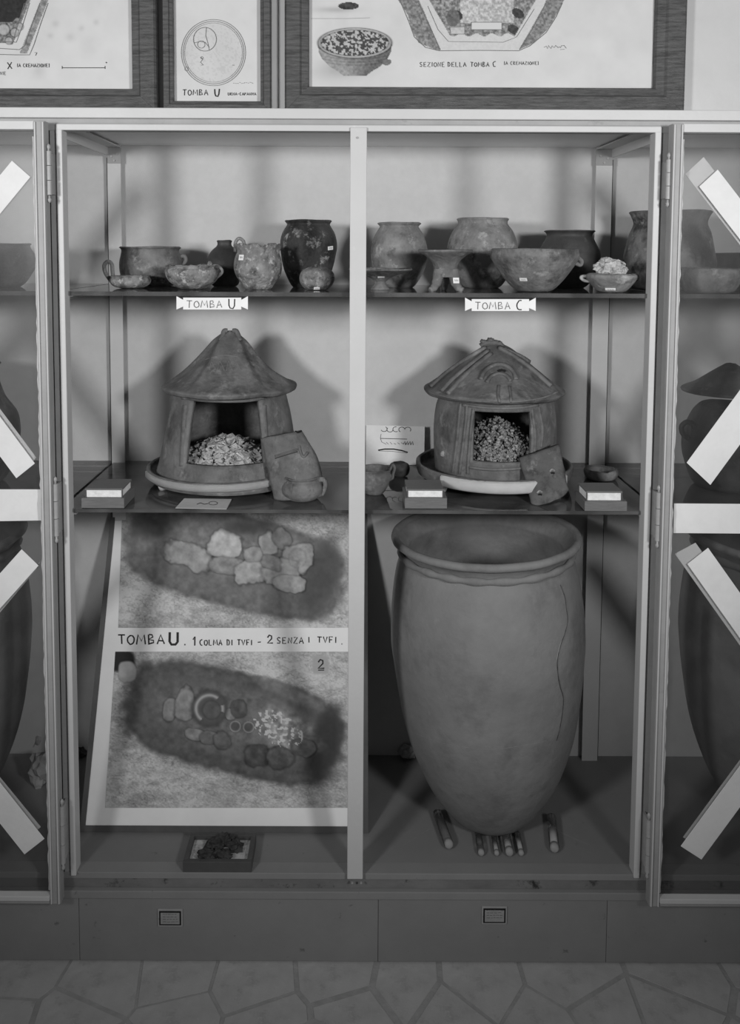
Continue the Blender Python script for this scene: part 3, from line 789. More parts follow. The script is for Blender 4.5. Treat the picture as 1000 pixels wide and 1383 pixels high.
# bones inside
def chips(bm, c, rx, ry, h, n_, smin, smax, thin, seed, front=-1):
    rd = random.Random(seed)
    for i in range(n_):
        a = rd.uniform(0, 2*PI); q = math.sqrt(rd.random())
        x, y = math.cos(a)*q*rx, math.sin(a)*q*ry
        z = h*(1-q*q*.75)*(.85+.3*rd.random())-rd.random()*.006
        s = rd.uniform(smin, smax); dims = Vector((s, s*rd.uniform(.35, .9), s*rd.uniform(*thin)))
        R3 = Matrix.Rotation(rd.uniform(0, PI), 3, 'Z') @ Matrix.Rotation(rd.uniform(-.9, .9), 3, 'X') @ Matrix.Rotation(rd.uniform(-.7, .7), 3, 'Y')
        vs = []
        for sx in (-1, 1):
            for sy in (-1, 1):
                for sz in (-1, 1):
                    v = Vector((sx*dims.x*rd.uniform(.3, .5), sy*dims.y*rd.uniform(.3, .5), sz*dims.z*rd.uniform(.35, .5)))
                    vs.append(bm.verts.new(Vector(c)+Vector((x, y, z+.004))+R3 @ v))
        for f in ((0, 1, 3, 2), (4, 6, 7, 5), (0, 4, 5, 1), (2, 3, 7, 6), (0, 2, 6, 4), (1, 5, 7, 3)): bm.faces.new([vs[k] for k in f])
def mound(bm, c, rx, ry, h, seed):
    rings = []
    for j in range(9):
        q = j/8; rings.append([bm.verts.new(Vector(c)+Vector((math.cos(2*PI*k/32)*q*rx, math.sin(2*PI*k/32)*q*ry, h*(1-q*q*.75)*.92+noise.noise(Vector((q*3, k*.4, seed)))*.003))) for k in range(32)])
    rings.append([bm.verts.new(Vector(c)+Vector((math.cos(2*PI*k/32)*rx, math.sin(2*PI*k/32)*ry, 0))) for k in range(32)])
    for j in range(9):
        for k in range(32): bm.faces.new((rings[j][k], rings[j][(k+1) % 32], rings[j+1][(k+1) % 32], rings[j+1][k]))
    bmesh.ops.remove_doubles(bm, verts=rings[0], dist=.001)
pf = z2+.0205
bm = bmesh.new(); mc = Vector((c1.x+on_y(305, 600, HY).x-on_y(311, 600, HY).x, HY-.012, pf)); mound(bm, mc, .114, .110, .066, 1); nbed = len(bm.faces)
chips(bm, mc, .110, .106, .068, 1400, .008, .027, (.1, .35), 11)
for f_ in list(bm.faces)[:nbed]: f_.material_index = 1
tag(link2('bone_fragments', bm, BONE, ASH), 'heap of pale cremated bone chips inside the left hut doorway', 'bones', kind='stuff')

# --- right hut (ribbed roof)
HY2 = .235
t2, wall2, c2, rad2 = hut('right clay hut urn with raised roof ribs and a crescent over the eave', 667, 636, HY2,
    [(80, 640), (80.5, 625), (82, 600), (82, 575), (79.5, 550), (76, 538), (74, 527)], 625, 557, 640, 718, 4)
plate(t2, 666, HY2, 104, 650, .027, CL_HUT, PLASTER, 5, 222, 322)
r2, cr2 = roof(t2, 667, HY2, [(92, 529), (93.5, 525), (86, 520), (68, 507), (50, 494), (32, 480), (16, 469), (6, 465)], 6,
     [(270, .02, .003), (205, .02, .005), (335, .02, .006), (90, .02, .008)])
bvr = bvh_of(r2)
for P in ([(656, 470), (630, 486), (604, 504), (582, 523)], [(660, 474), (637, 492), (614, 511), (597, 529)], [(664, 478), (646, 492), (624, 512), (605, 533)],
          [(650, 468), (624, 480), (600, 498), (578, 516)],
          [(674, 470), (698, 484), (722, 502), (744, 522)], [(680, 472), (706, 484), (732, 503), (752, 519)]):
    relief(t2, 'roof_rib', bvr, P, .0056, CL_HUT, lift=.001)
relief(t2, 'roof_crescent', bvr, [(650, 513), (654, 504), (663, 496), (675, 492.5), (686, 496), (694, 504), (697, 513)], .0052, CL_HUT, lift=.001)
relief(t2, 'roof_crescent', bvr, [(658, 517), (664, 509), (674, 505), (684, 508), (690, 515)], .0042, CL_HUT, lift=.001)
relief(t2, 'smoke_hole', bvr, [(673, 502), (678, 500.5), (683, 502)], .0026, DARK, lift=.0012)
relief(t2, 'roof_panel_rib', bvr, [(674, 521), (673, 534), (675, 543)], .0034, CL_HUT)
relief(t2, 'roof_panel_rib', bvr, [(688, 522), (690, 534), (690, 543)], .003, CL_HUT)
relief(t2, 'eave_line', bvr, [(580, 530), (612, 538), (650, 542), (690, 543), (730, 538), (754, 529)], .0022, CL_HUT)
add(t2, 'ridge_crest', CL_HUT, lambda bm: handle(bm, [(650, 468, -.01), (656, 464, -.01), (664, 463, -.01), (672, 464, -.01), (679, 469, -.01)], HY2, .0075))
add(t2, 'ridge_knob', CL_HUT, lambda bm: lump(bm, on_y(663, 459, HY2-.012), .007, .007, .005, .4, 3, 3, 2))
add(t2, 'ridge_knob', CL_HUT, lambda bm: lump(bm, on_y(653, 461, HY2-.012), .006, .006, .004, .5, 3, 3, 5))
add(t2, 'ridge_knob', CL_HUT, lambda bm: lump(bm, on_y(675, 463, HY2-.012), .006, .006, .004, .5, 3, 3, 8))
bv = bvh_of(wall2)
for P in ([(612, 638), (617, 600), (621, 560), (623, 544)], [(621, 640), (626, 600), (630, 565), (631, 548)], [(632, 640), (634, 610), (637, 575), (640, 552)],
          [(722, 610), (723, 590), (721, 570), (719, 552)], [(731, 604), (733, 580), (730, 562), (728, 550)]):
    relief(t2, 'door_jamb', bv, P, .0036, CL_HUT)
relief(t2, 'lintel', bv, [(626, 547), (660, 551), (700, 551), (727, 547)], .0036, CL_HUT)
relief(t2, 'threshold', bv, [(634, 631), (660, 634), (700, 633), (722, 628)], .0034, CL_HUT)
add(t2, 'boss', mat('worn_boss', 150, 12, 20, .8), lambda bm: lump(bm, hit(bv, 599, 613)[0], .006, .003, .006, .5, 4, 3, 1))
bm = bmesh.new(); mc = Vector((c2.x, HY2-.008, pf)); mound(bm, mc, .110, .106, .104, 2); nbed = len(bm.faces)
chips(bm, mc, .107, .103, .106, 4200, .004, .0105, (.35, .8), 12)
for f_ in list(bm.faces)[:nbed]: f_.material_index = 1
tag(link2('bone_crumbs', bm, CRUMB, ASH), 'heap of fine mottled bone crumbs filling the right hut doorway', 'bones', kind='stuff')

# --- door slabs leaning on the huts
def curved_slab(name, label, TL, TR, BR, BL, Yt, Yb, th, bow, m, rounded=0., seed=1, bulge=0.):
    """TL.. photo corners; top at depth Yt, bottom on the shelf at depth Yb"""
    nu, nv = 22, 26; bm = bmesh.new(); g = []
    for j in range(nv+1):
        v = j/nv; row = []
        for i in range(nu+1):
            u = i/nu
            vv = v
            if rounded: vv = v*(1-rounded*(2*u-1)**4)+0
            x = (TL[0]*(1-u)+TR[0]*u)*(1-vv)+(BL[0]*(1-u)+BR[0]*u)*vv
            y = (TL[1]*(1-u)+TR[1]*u)*(1-vv)+(BL[1]*(1-u)+BR[1]*u)*vv
            x += bulge*u*math.sin(PI*min(1, vv*1.05))
            x += noise.noise(Vector((u*3, v*3, seed)))*1.6; y += noise.noise(Vector((u*3, v*3, seed+9)))*1.6
            Y = Yt*(1-vv)+Yb*vv-bow*(1-(2*u-1)**2)+noise.noise(Vector((u*4, v*4, seed+4)))*.0015
            p = on_y(x, y, Y); row.append(p)
        g.append(row)
    zmin = min(p.z for r in g for p in r); dz = z2+.0005-zmin
    front = [[bm.verts.new(p+Vector((0, 0, dz))) for p in r] for r in g]
    back = [[bm.verts.new(p+Vector((0, th, dz))) for p in r] for r in g]
    for j in range(nv):
        for i in range(nu):
            bm.faces.new((front[j][i], front[j+1][i], front[j+1][i+1], front[j][i+1])); bm.faces.new((back[j][i], back[j][i+1], back[j+1][i+1], back[j+1][i]))
    for j in range(nv):
        for i in (0, nu): bm.faces.new((front[j][i], front[j+1][i], back[j+1][i], back[j][i]))
    for i in range(nu):
        for j in (0, nv): bm.faces.new((front[j][i], front[j][i+1], back[j][i+1], back[j][i]))
    cc = on_y((BL[0]+BR[0])/2, (BL[1]+BR[1])/2, Yb); cc.z = z2
    t = thing(name, label, 'slab', cc)
    return t, link('slab', bm, m, t, True)
t, b = curved_slab('door_slab', 'curved clay door slab leaning against the right side of the left hut', (352, 589), (407, 578), (438, 668), (371, 673), .125, .080, .010, .020, CL_HUT, .03, 3, 9)
bv = bvh_of(b)
relief(t, 'slab_groove', bv, [(372, 619), (388, 614), (402, 610)], .0012, mat('groove_shade', 66, 6, 20, .9))
relief(t, 'slab_ridge', bv, [(372, 616), (388, 611), (402, 607)], .0020, CL_HUT)
relief(t, 'slab_lug', bv, [(404, 602), (406, 610), (410, 617), (416, 611)], .0030, CL_HUT)
relief(t, 'slab_hole', bv, [(398, 581), (402, 584), (407, 582)], .0020, DARK)
t, b = curved_slab('door_slab', 'curved pierced clay door slab leaning against the front of the right hut', (702, 612), (756, 594), (770, 661), (720, 680), .115, .050, .010, .010, mat('slab_clay', 92, 20, 12, .75, .0014, 60, spots=(64, 22, .5, .64), light=(138, 26, .6, .74)), .10, 6)
bv = bvh_of(b)
for x, y in ((747, 638), (730, 667)):
    relief(t, 'hole_rim', bv, [(x-4, y-1), (x-1, y-4), (x+3, y-2)], .0020, CL_LIGHT)
    relief(t, 'peg_hole', bv, [(x-2.4, y+1), (x, y+.6), (x+2.4, y+1.4)], .0021, DARK)

# --- jug, cups, sherd
def Yon(px, py, z): return on_z(px, py, z).y
def shelfpot(name, label, cat, cx, prof, rpx_base, m, z, **k):
    Y = on_z(cx, prof[0][1], z).y+rpx_base/FPX*1.8
    # correct side heights seen from above: profile is given as outline y on the axis plane
    return pot(name, label, cat, cx, Y, prof, z, m, **k)+(Y,)
t, b, Yj = shelfpot('small_jug', 'small round clay jug with a strap handle in front of the leaning slab', 'jug', 408,
    [(13, 677), (20, 676), (27, 668), (28.5, 659), (25, 651), (22, 647), (24, 643)], 13, CL_MID, z2, th=.004, seed=23, wob=.002)
add(t, 'handle', CL_LIGHT, lambda bm: handle(bm, [(429, 648, -.004), (437, 648, -.006), (440, 654, -.008), (438, 662, -.01), (434, 668, -.008)], Yj, .0030, 1.8))
t, b, Yj = shelfpot('handled_cup', 'small conical cup with a twin loop handle right of the mullion', 'cup', 506,
    [(9, 669), (13, 667), (19, 656), (22, 645), (22, 636), (23, 633)], 9, CL_HUT, z2, th=.004, seed=24, wob=.002)
add(t, 'handle', CL_MID, lambda bm: handle(bm, [(523, 640, -.006), (527, 634, -.008), (530, 628, -.01), (533, 632, -.01), (531, 640, -.008), (530, 646, -.008), (525, 648, -.006)], Yj, .0032))
t, b, Yj = shelfpot('tiny_dish', 'tiny dark cup tipped beside the conical cup', 'cup', 539,
    [(8, 645), (12, 641), (14, 633), (12, 627), (9, 625)], 8, CL_DARK, z2, th=.003, seed=25, wob=.002)
t, b, Yj = shelfpot('shallow_sherd', 'shallow pale clay dish behind the right specimen box', 'dish', 812,
    [(14, 650), (19, 648), (22, 642), (22.5, 636), (21, 633)], 14, CL_LIGHT, z2, th=.003, seed=26, wob=.002, rimb=.004)

# --- specimen boxes
def specimen_box(label, fx0, fx1, fy0, fy1, ux0, ux1, uy0, bx0, by0):
    """front face base tray fx0..fx1 x fy0..fy1 (px), upper case ux0..ux1 from uy0, back edge left x bx0, y by0"""
    A = on_z(fx0, fy1, z2); B = on_z(fx1, fy1, z2); Y = A.y
    s = (B.x-A.x)/(fx1-fx0); zb1 = z2+(fy1-fy0)*s; zt = z2+(fy1-uy0)*s
    ux = on_y(ux0, fy0, Y).x; uxx = on_y(ux1, fy0, Y).x
    Yb = on_z(bx0, by0, zt).y
    t = thing('specimen_box', label, 'box', Vector(((A.x+B.x)/2, (Y+Yb)/2, z2)), 'specimen boxes on the lower shelf')
    P = lambda n, m, bev, *q: part(n, m, t, bev, *q)
    P('base', WOODB, .0008, (A.x, B.x, Y, Yb+.002, z2+.0003, zb1))
    P('wadding', COTTON, .001, (ux+.0022, uxx-.0022, Y+.006, Yb-.006, zb1+.0002, zt-.0036))
    P('lid', WOODB, .0005, (ux, uxx, Y+.004, Yb-.004, zt-.0032, zt))
    for x in (ux, uxx-.002):
        for y in (Y+.004, Yb-.006): P('corner_post', WOODD, 0, (x, x+.002, y, y+.002, zb1+.0002, zt-.0033))
specimen_box('wooden specimen box with white wadding at the left end of the lower shelf', 110, 168, 672.5, 686.5, 114, 165, 660, 130, 646)
specimen_box('wooden specimen box with white wadding in front of the small cups', 547, 604, 672.5, 687, 550, 600, 661, 552, 647)
specimen_box('wooden specimen box with white wadding in front of the shallow pale dish', 790, 847, 677, 690.5, 793, 842, 664, 778, 651)
# --- cards
A = [on_z(x, y, z2+.001) for x, y in ((249, 673.5), (313, 674.5), (306, 688), (237, 686.5))]
t = thing('note_card', 'small white card lying flat on the lower shelf before the left hut', 'card', sum(A, Vector())/4)
bm = bmesh.new(); prism(bm, A, (0, 0, .0008)); link('card', bm, mat('grey_card', 196, 5, 20, .8), t)
bm = bmesh.new(); f2 = lambda x, y: on_z(x, y, z2+.0022)
stroke(bm, arc(288, 679.5, 6, 2.4, 0, 360, 12), .6, f2); stroke(bm, [(266, 681), (271, 679), (276, 681), (281, 680)], .8, f2); link('sketch', bm, INK, t)
Pb = on_z(500, 628, z2); N_ = Vector((0, -1, .10)).normalized(); P0 = Pb
fnc = lambda x, y: on_plane(x, y, P0, N_)
quad = [fnc(495, 574), fnc(574, 576), fnc(573, 628), fnc(494, 628)]
t = thing('drawing_card', 'white drawing card standing upright left of the right hut', 'card', sum(quad, Vector())/4)
t.location.z = z2
bm = bmesh.new(); prism(bm, quad, N_*-.0012); link('card', bm, PAPER, t)
bm = bmesh.new(); f2 = lambda x, y: fnc(x, y)+N_*.0006
rd = random.Random(3)
for k in range(5): stroke(bm, arc(519+k*8, 580+rd.uniform(-1, 1), 4.2, 3.4, 200-k*60, 420-k*60, 8), .8, f2)
stroke(bm, [(514, 592), (530, 592.5), (550, 593)], .8, f2)
stroke(bm, [(515, 586), (514, 592), (516, 597), (522, 600)], .5, f2)
for k in range(6): stroke(bm, [(522+k*5, 598+rd.uniform(-1, 1)), (525+k*5, 600)], .5, f2)
for k in range(4): stroke(bm, [(545+k*3.5, 600), (547+k*3.5, 596), (548+k*3.5, 601)], .9, f2)
stroke(bm, [(511, 608), (520, 606.5), (532, 606.5), (543, 608.5), (551, 611)], 1.8, f2)
stroke(bm, [(512, 609), (530, 609.5), (550, 612)], .5, f2)
link('sketch', bm, INK, t)

# ================================================================== the great jar
def dolium(cx, label, Y=.188, tilt=0.):
    prof = [(40, 1101), (54, 1092), (72, 1070), (92, 1034), (110, 985), (121.5, 930), (128, 880), (130, 850), (127, 800), (121, 766), (115, 748), (113, 739), (118, 730), (124, 723)]
    pr, c = pxprof(cx, Y, prof, z0)
    pr = [(r, max(0, on_y(cx, py, Y).z-z0) if i else 0) for i, ((r, z), (hw, py)) in enumerate(zip(pr, prof))]
    t = thing('storage_jar', label, 'jar', c)
    bm = bmesh.new(); lathe(bm, c, pr, .013, 112, .003, 3, 0, 31, 1., n=6)
    b = link('body', bm, CL_JAR, t, True, loc=c)
    # finger-impressed cordon under the rim
    zc = pr[11][1]-.004; rc = pr[11][0]+.004
    bm = bmesh.new(); n_ = 150; rings = []
    for i in range(n_):
        a = 2*PI*i/n_; w_ = .5+.5*math.sin(i*2*PI/7.5+noise.noise(Vector((i*.05, 0, 0)))*3); zz_ = zc+.0015*noise.noise(Vector((i*.2, 3, 0)))
        r_ = .0048+.0022*w_
        rings.append([bm.verts.new(c+Vector((math.cos(a)*(rc+math.cos(q)*r_), math.sin(a)*(rc+math.cos(q)*r_), zz_+math.sin(q)*(.0065+.003*w_)))) for q in [2*PI*k/8 for k in range(8)]])
    for i in range(n_):
        for k in range(8): bm.faces.new((rings[i][k], rings[(i+1) % n_][k], rings[(i+1) % n_][(k+1) % 8], rings[i][(k+1) % 8]))
    link('cordon', bm, CL_JAR, t, True)
    bm = bmesh.new(); rr_ = pr[-1][0]-.004; n_ = 120
    P = [c+Vector((math.cos(2*PI*i/n_)*rr_, math.sin(2*PI*i/n_)*rr_, pr[-1][1]+.001+.0012*noise.noise(Vector((i*.2, 0, 5))))) for i in range(n_+1)]
    tube(bm, P, .0088, 10, cap=False); link('rim', bm, CL_JAR, t, True)
    t.rotation_euler = (0, math.radians(tilt), 0)
    bpy.context.view_layer.update()
    return t, b, c, pr
tj, bj, cj, prj = dolium(663, 'huge tapering clay storage jar standing on the floor of the right bay', tilt=-2.0)
for o_ in list(tj.children): pass

bv = bvh_of(bj)
relief(tj, 'crack', bv, [(757, 790), (763, 806), (765, 821), (767, 838), (763, 856), (757, 872), (753, 892), (754, 912), (757, 928), (761, 942), (760, 962), (756, 985), (752, 1000)], .0010, mat('crack_fill', 64, 30, 90, .9), lift=.0002)
relief(tj, 'crack', bv, [(763, 858), (757, 871), (753, 890), (754, 911)], .0012, mat('crack_edge', 150, 14, 90, .9), lift=-.0006)
relief(tj, 'crack', bv, [(560, 990), (600, 1004), (660, 1012), (712, 1006), (740, 1000)], .0006, mat('scratch_line', 142, 10, 90, .9), lift=-.0004)
dolium(-86, 'huge dark storage jar on the case floor behind the left door glass')
dolium(1045, 'huge dark storage jar on the case floor behind the right door glass')

# --- stones
def stone(px, py, wpx, hpx, label, seed, m=STONE):
    p = on_z(px, py+hpx/2, z0); s = (p-CAM).length/FPX
    bm = bmesh.new(); lump(bm, p+Vector((0, wpx*s*.35, hpx*s*.45)), wpx*s/2, wpx*s*.4, hpx*s*.5, .5, 1.6, 3, seed, flat=z0)
    tag(link('stone', bm, m), label, 'stone')
stone(54, 1046, 28, 38, 'larger rough pale stone on the case floor behind the left door', 1)
stone(53, 1003, 20, 26, 'rough stone lying farther back behind the left door', 2)
stone(553, 1019, 20, 17, 'small pale stone on the floor left behind the great jar', 3)
stone(106, 1020, 14, 10, 'small dark stone left of the photo panel', 4, CL_DARK)

# --- glass tubes
def gtube(x0, y0, x1, y1, wpx, label, fill, seed):
    """far end x0,y0; near end x1,y1"""
    p1 = on_z(x1, y1, z0); p0 = on_z(x0, y0, z0); s = (p1-CAM).length/FPX; r = wpx*s/2
    up = Vector((0, 0, r)); a = p0+up; b = p1+up; d = (b-a).normalized()
    t = thing('sample_tube', label, 'tube', (p0+p1)/2, 'sealed glass tubes before the great jar')
    bm = bmesh.new(); tube(bm, [a-d*r*.5, a, b], [r*.5, r, r], 16); link('glass', bm, TUBEG, t, True)
    bm = bmesh.new(); tube(bm, [b-d*r*.6, b+d*r*.5, b+d*r*.9], [r*.86, r*.9, r*.6], 14); link('stopper', bm, mat('cork_stopper', 158, 14, 60, .8), t, True)
    L_ = (b-a).length
    bm = bmesh.new(); tube(bm, [a+d*L_*fill[0], a+d*L_*fill[1]], r*.72, 12); link('sample', bm, mat('pale_sample', 206, 16, 60, .8) if fill[2] else mat('dark_sample', 92, 16, 60, .8), t, True)
gtube(591, 1104, 606, 1145, 11, 'longest glass tube, at the far left of the row before the great jar', (.1, .95, 0), 1)
gtube(646, 1130, 650, 1155, 8, 'thin glass tube, second from the left before the great jar', (.1, .5, 0), 2)
gtube(667, 1131, 671, 1155, 6.5, 'thinnest glass tube with a pale sample, third from the left', (.5, .95, 1), 3)
gtube(682, 1126, 688, 1155, 10, 'thick short glass tube with pale fill, fourth from the left', (.55, .95, 1), 4)
gtube(699, 1130, 704, 1155, 7, 'thin glass tube, fifth from the left before the great jar', (.3, .8, 1), 5)
gtube(745, 1110, 749, 1150, 11, 'thick glass tube with a white sample, farthest right of the row', (.4, .9, 1), 6)
for P in ([(545, 1142), (562, 1131), (583, 1118)], [(757, 1124), (775, 1132), (796, 1141)]):
    bm = bmesh.new(); stroke(bm, P, 1.6, lambda x, y: on_z(x, y, ZF+.0004)); link('floor_light_streak', bm, mat('painted_light_streak', 140, 8, 40, .8), cab)  # streaks of light off the tubes, drawn as pale ribbons on the floor

# ================================================================== leaning photo panel
BL = on_z(108, 1123, z0+.001)
d = ray(150, 697); k_ = (BL.x+.0005)/1; 
kk = (BL.x-CAM.x)/d.x; TL = CAM+d*kk
up = (TL-BL); up.x = 0; up.normalize()
NP = Vector((0, -up.z, up.y)); NP = NP.normalized()
if NP.y > 0: NP = -NP
fp = lambda x, y, l=0.: on_plane(x, y, BL, NP)+NP*l
W_ = on_plane(497.5, 1124, BL, NP).x-BL.x
Hp = (YB-.006-BL.y)/up.y
Htop = min(Hp, (on_plane(300, 641, BL, NP)-BL).dot(up))
#print('panel', BL, up, W_, Htop, Hp, 'top y', (BL+up*Htop))
tp = thing('photo_panel', 'framed panel of two trench photographs leaning at the back of the left bay', 'panel', BL+Vector((W_/2, 0, 0)))
ex = Vector((1, 0, 0))
def slabp(name, m, a0, a1, b0, b1, l0, l1):
    bm = bmesh.new(); o = BL
    pts = [o+ex*a0+up*b0+NP*l0, o+ex*a1+up*b0+NP*l0, o+ex*a1+up*b1+NP*l0, o+ex*a0+up*b1+NP*l0]
    prism(bm, pts, NP*(l1-l0)); return link(name, bm, m, tp)
fw = .011
slabp('backing_board', WOODD, .001, W_-.001, .001, Htop-.001, -.014, -.003)
slabp('frame_side', WOODD, 0, fw, 0, Htop, -.003, .004); slabp('frame_side', WOODD, W_-fw, W_, 0, Htop, -.003, .004)
slabp('frame_side', WOODD, fw, W_-fw, 0, fw*1.1, -.003, .004); slabp('frame_side', WOODD, fw, W_-fw, Htop-fw*.7, Htop, -.003, .004)
MOUNT = mat('mount_paper', 246, 5, 12, .75)
slabp('mount', MOUNT, fw, W_-fw, fw*1.1, Htop-fw*.7, -.003, .0004)

def dune(X, Y, seed, base=150):
    v = base+40+(fbm(X, Y, 60, seed)-.5)*80+(fbm(X*1.3, Y*2, 2.6, seed+20, 2)-.5)*62+(fbm(X, Y*1.6, 14, seed+31, 4)-.5)*64
    cr = np.abs(fbm(X, Y*1.5, 17, seed+40, 4)-.5); v = v-34*np.exp(-(cr/.012)**2)
    st = fbm(X*.35+Y*.25, Y-X*.2, 7, seed+9, 3); return v+(st-.5)*34
def polydist(X, Y, cx, cy, rx, ry, ang=0, pw=2.):
    a = math.radians(ang); dx = X-cx; dy = Y-cy; u = dx*math.cos(a)+dy*math.sin(a); v = -dx*math.sin(a)+dy*math.cos(a)
    return (np.abs(u/rx)**pw+np.abs(v/ry)**pw)**(1/pw)
def blob(v, X, Y, cx, cy, rx, ry, ang, tone, soft=.12, pw=2.4, edge=0, nz=0, seed=1, tex=26):
    d = polydist(X, Y, cx, cy, rx, ry, ang, pw)
    d = d+(fbm(X, Y, 14, seed, 3)-.5)*nz
    m = 1-sst(1-soft, 1+soft, d)
    tv = tone+(fbm(X, Y, 7, seed+3, 4)-.5)*tex*2
    v = v*(1-m)+tv*m
    if edge: v = v-edge*np.exp(-((d-1.04)/.10)**2)+edge*.35*np.exp(-((polydist(X+2, Y+3, cx, cy, rx*.8, ry*.8, ang, pw)-.8)/.3)**2)
    return v
def photo1(X, Y):
    v = dune(X, Y, 11, 158)
    v = v-40*(1-sst(0, 1.4, polydist(X, Y, 250, 850, 120, 30)))
    v = blob(v, X, Y, 318, 758, 150, 62, 14, 112, .07, 3.4, 16, .12, 4, 26)
    v = blob(v, X, Y, 300, 738, 122, 44, 14, 132, .22, 2.6, 0, .3, 5, 30)
    v = blob(v, X, Y, 432, 780, 22, 52, 18, 84, .4, 2, 0, .1, 5, 10)
    for i, (cx, cy, rx, ry, an, tn) in enumerate([(255, 750, 36, 17, 22, 150), (304, 738, 21, 20, 10, 182), (310, 765, 24, 12, 10, 132), (340, 772, 24, 17, -15, 158),
            (343, 748, 15, 11, 0, 150), (362, 735, 12, 15, -20, 168), (380, 726, 12, 15, -30, 126), (402, 754, 20, 22, 0, 148), (380, 772, 26, 15, -12, 146), (392, 788, 22, 11, 6, 150), (366, 760, 14, 10, 20, 132)]):
        v = blob(v, X, Y, cx, cy, rx, ry, an, tn+8, .07, 2.8, 30, .7, 30+i, 34)
    v = v-14*np.exp(-((polydist(X, Y, 402, 754, 12, 13)-1)/.12)**2)
    v = blob(v, X, Y, 208, 712, 26, 15, 0, 84, .7, 2, 0, .4, 7, 10)  # cast shadow of the hut base above, painted into the print
    v = blob(v, X, Y, 330, 714, 26, 8, 0, 82, .7, 2, 0, .4, 8, 10)  # second hut shadow, also painted into the print
    return np.clip(v, 34, 214)
def photo2(X, Y):
    v = dune(X, Y, 51, 152)
    v = v-30*(1-sst(0, 1.3, polydist(X, Y, 200, 1080, 60, 30)))
    v = blob(v, X, Y, 316, 976, 150, 68, 14, 90, .07, 3.4, 16, .12, 14, 22)
    v = blob(v, X, Y, 322, 974, 114, 42, 15, 110, .22, 2.6, 0, .35, 15, 34)
    v = blob(v, X, Y, 438, 1004, 20, 46, 14, 58, .4, 2, 0, .1, 5, 8)
    v = blob(v, X, Y, 385, 985, 44, 26, 26, 150, .45, 2, 0, .5, 17, 70)
    v = blob(v, X, Y, 390, 935, 44, 9, 24, 128, .4, 2, 0, .4, 18, 30)
    for i, (cx, cy, rx, ry, an, tn) in enumerate([(230, 958, 9, 17, 8, 128), (250, 952, 13, 22, 8, 140), (263, 992, 14, 8, 10, 132), (282, 996, 12, 9, 0, 106), (300, 1000, 12, 12, 0, 96),
            (312, 964, 8, 8, 0, 140), (322, 957, 11, 12, 0, 84), (346, 1020, 16, 14, 0, 78), (378, 1024, 18, 14, 0, 82), (410, 1010, 16, 12, 20, 96)]):
        v = blob(v, X, Y, cx, cy, rx, ry, an, tn, .09, 2.4, 26, .55, 60+i, 30)
    v = blob(v, X, Y, 283, 957, 24, 24, 0, 82, .1, 2, 20, .05, 80, 10)
    d = polydist(X, Y, 283, 957, 18, 18); an = np.arctan2(Y-957, X-283)
    v = v+85*np.exp(-((d-1)/.13)**2)*((an < -.9) | (an > 2.2) | (np.abs(an) < .25))
    v = blob(v, X, Y, 286, 959, 12, 12, 0, 92, .2, 2, 14, .05, 81, 20)
    for cx, cy in ((318, 981), (336, 982)):
        d = polydist(X, Y, cx, cy, 7, 7); v = v*(1-.5*(d < 1.25))+30*(d < 1.25)+62*np.exp(-((d-1)/.16)**2)
    m = (fbm(X, Y, 4, 99, 2) > .60) & (polydist(X, Y, 376, 984, 36, 22, 28) < 1); v = np.where(m, 205, v)
    v = blob(v, X, Y, 165, 893, 17, 14, 0, 40, .2, 4, 0, .1, 90, 8)
    v = blob(v, X, Y, 172, 907, 12, 14, 0, 176, .15, 3, 24, .2, 91, 16)
    v = blob(v, X, Y, 433, 898, 11, 13, 0, 176, .2, 5, 0, .02, 92, 6)
    return np.clip(v, 30, 214)
# photo sheets in photo coordinates; left and right edges follow the tapering panel
XRp = 488
printed('photograph', 0, 643, 0, 848, 290, 190, lambda x, y: fp(x, y, .0012), photo1, tp, lambda y: (165-(y-697)*.034, XRp-14))
printed('photograph', 0, 880, 0, 1091, 300, 200, lambda x, y: fp(x, y, .0012), photo2, tp, lambda y: (156-(y-880)*.066, XRp-14))
bm = bmesh.new(); f2 = lambda x, y: fp(x, y, .0012)
lettering(bm, 'TOMBA', 160, 857, 62, 13, 1.9, f2, seed=8)
lettering(bm, 'U', 229, 854, 13, 17, 3.2, f2, seed=9)
lettering(bm, '.', 247, 858, 6, 13, 2, f2)
lettering(bm, '1', 260, 860, 6, 12, 1.8, f2)
lettering(bm, 'COLMA DI TVFI', 270, 864, 71, 7.5, 1.4, f2, seed=10)
lettering(bm, '-', 348, 864, 5, 6, 1.4, f2)
lettering(bm, '2', 361, 858, 8, 11, 1.9, f2)
lettering(bm, 'SENZA', 374, 861, 36, 8, 1.4, f2, seed=12)
lettering(bm, 'I', 415, 860, 5, 8, 1.4, f2)
lettering(bm, 'TVFI', 429, 860, 26, 8, 1.4, f2, seed=13)
lettering(bm, '.', 460, 861, 4, 9, 1.6, f2)
link('caption', bm, INK, tp)
bm = bmesh.new(); f3 = lambda x, y: fp(x, y, .002); lettering(bm, '2', 429.5, 891, 9, 12, 2, f3)
stroke(bm, [(430, 905), (438, 905)], 1.4, f3); link('figure_number', bm, INK, tp)

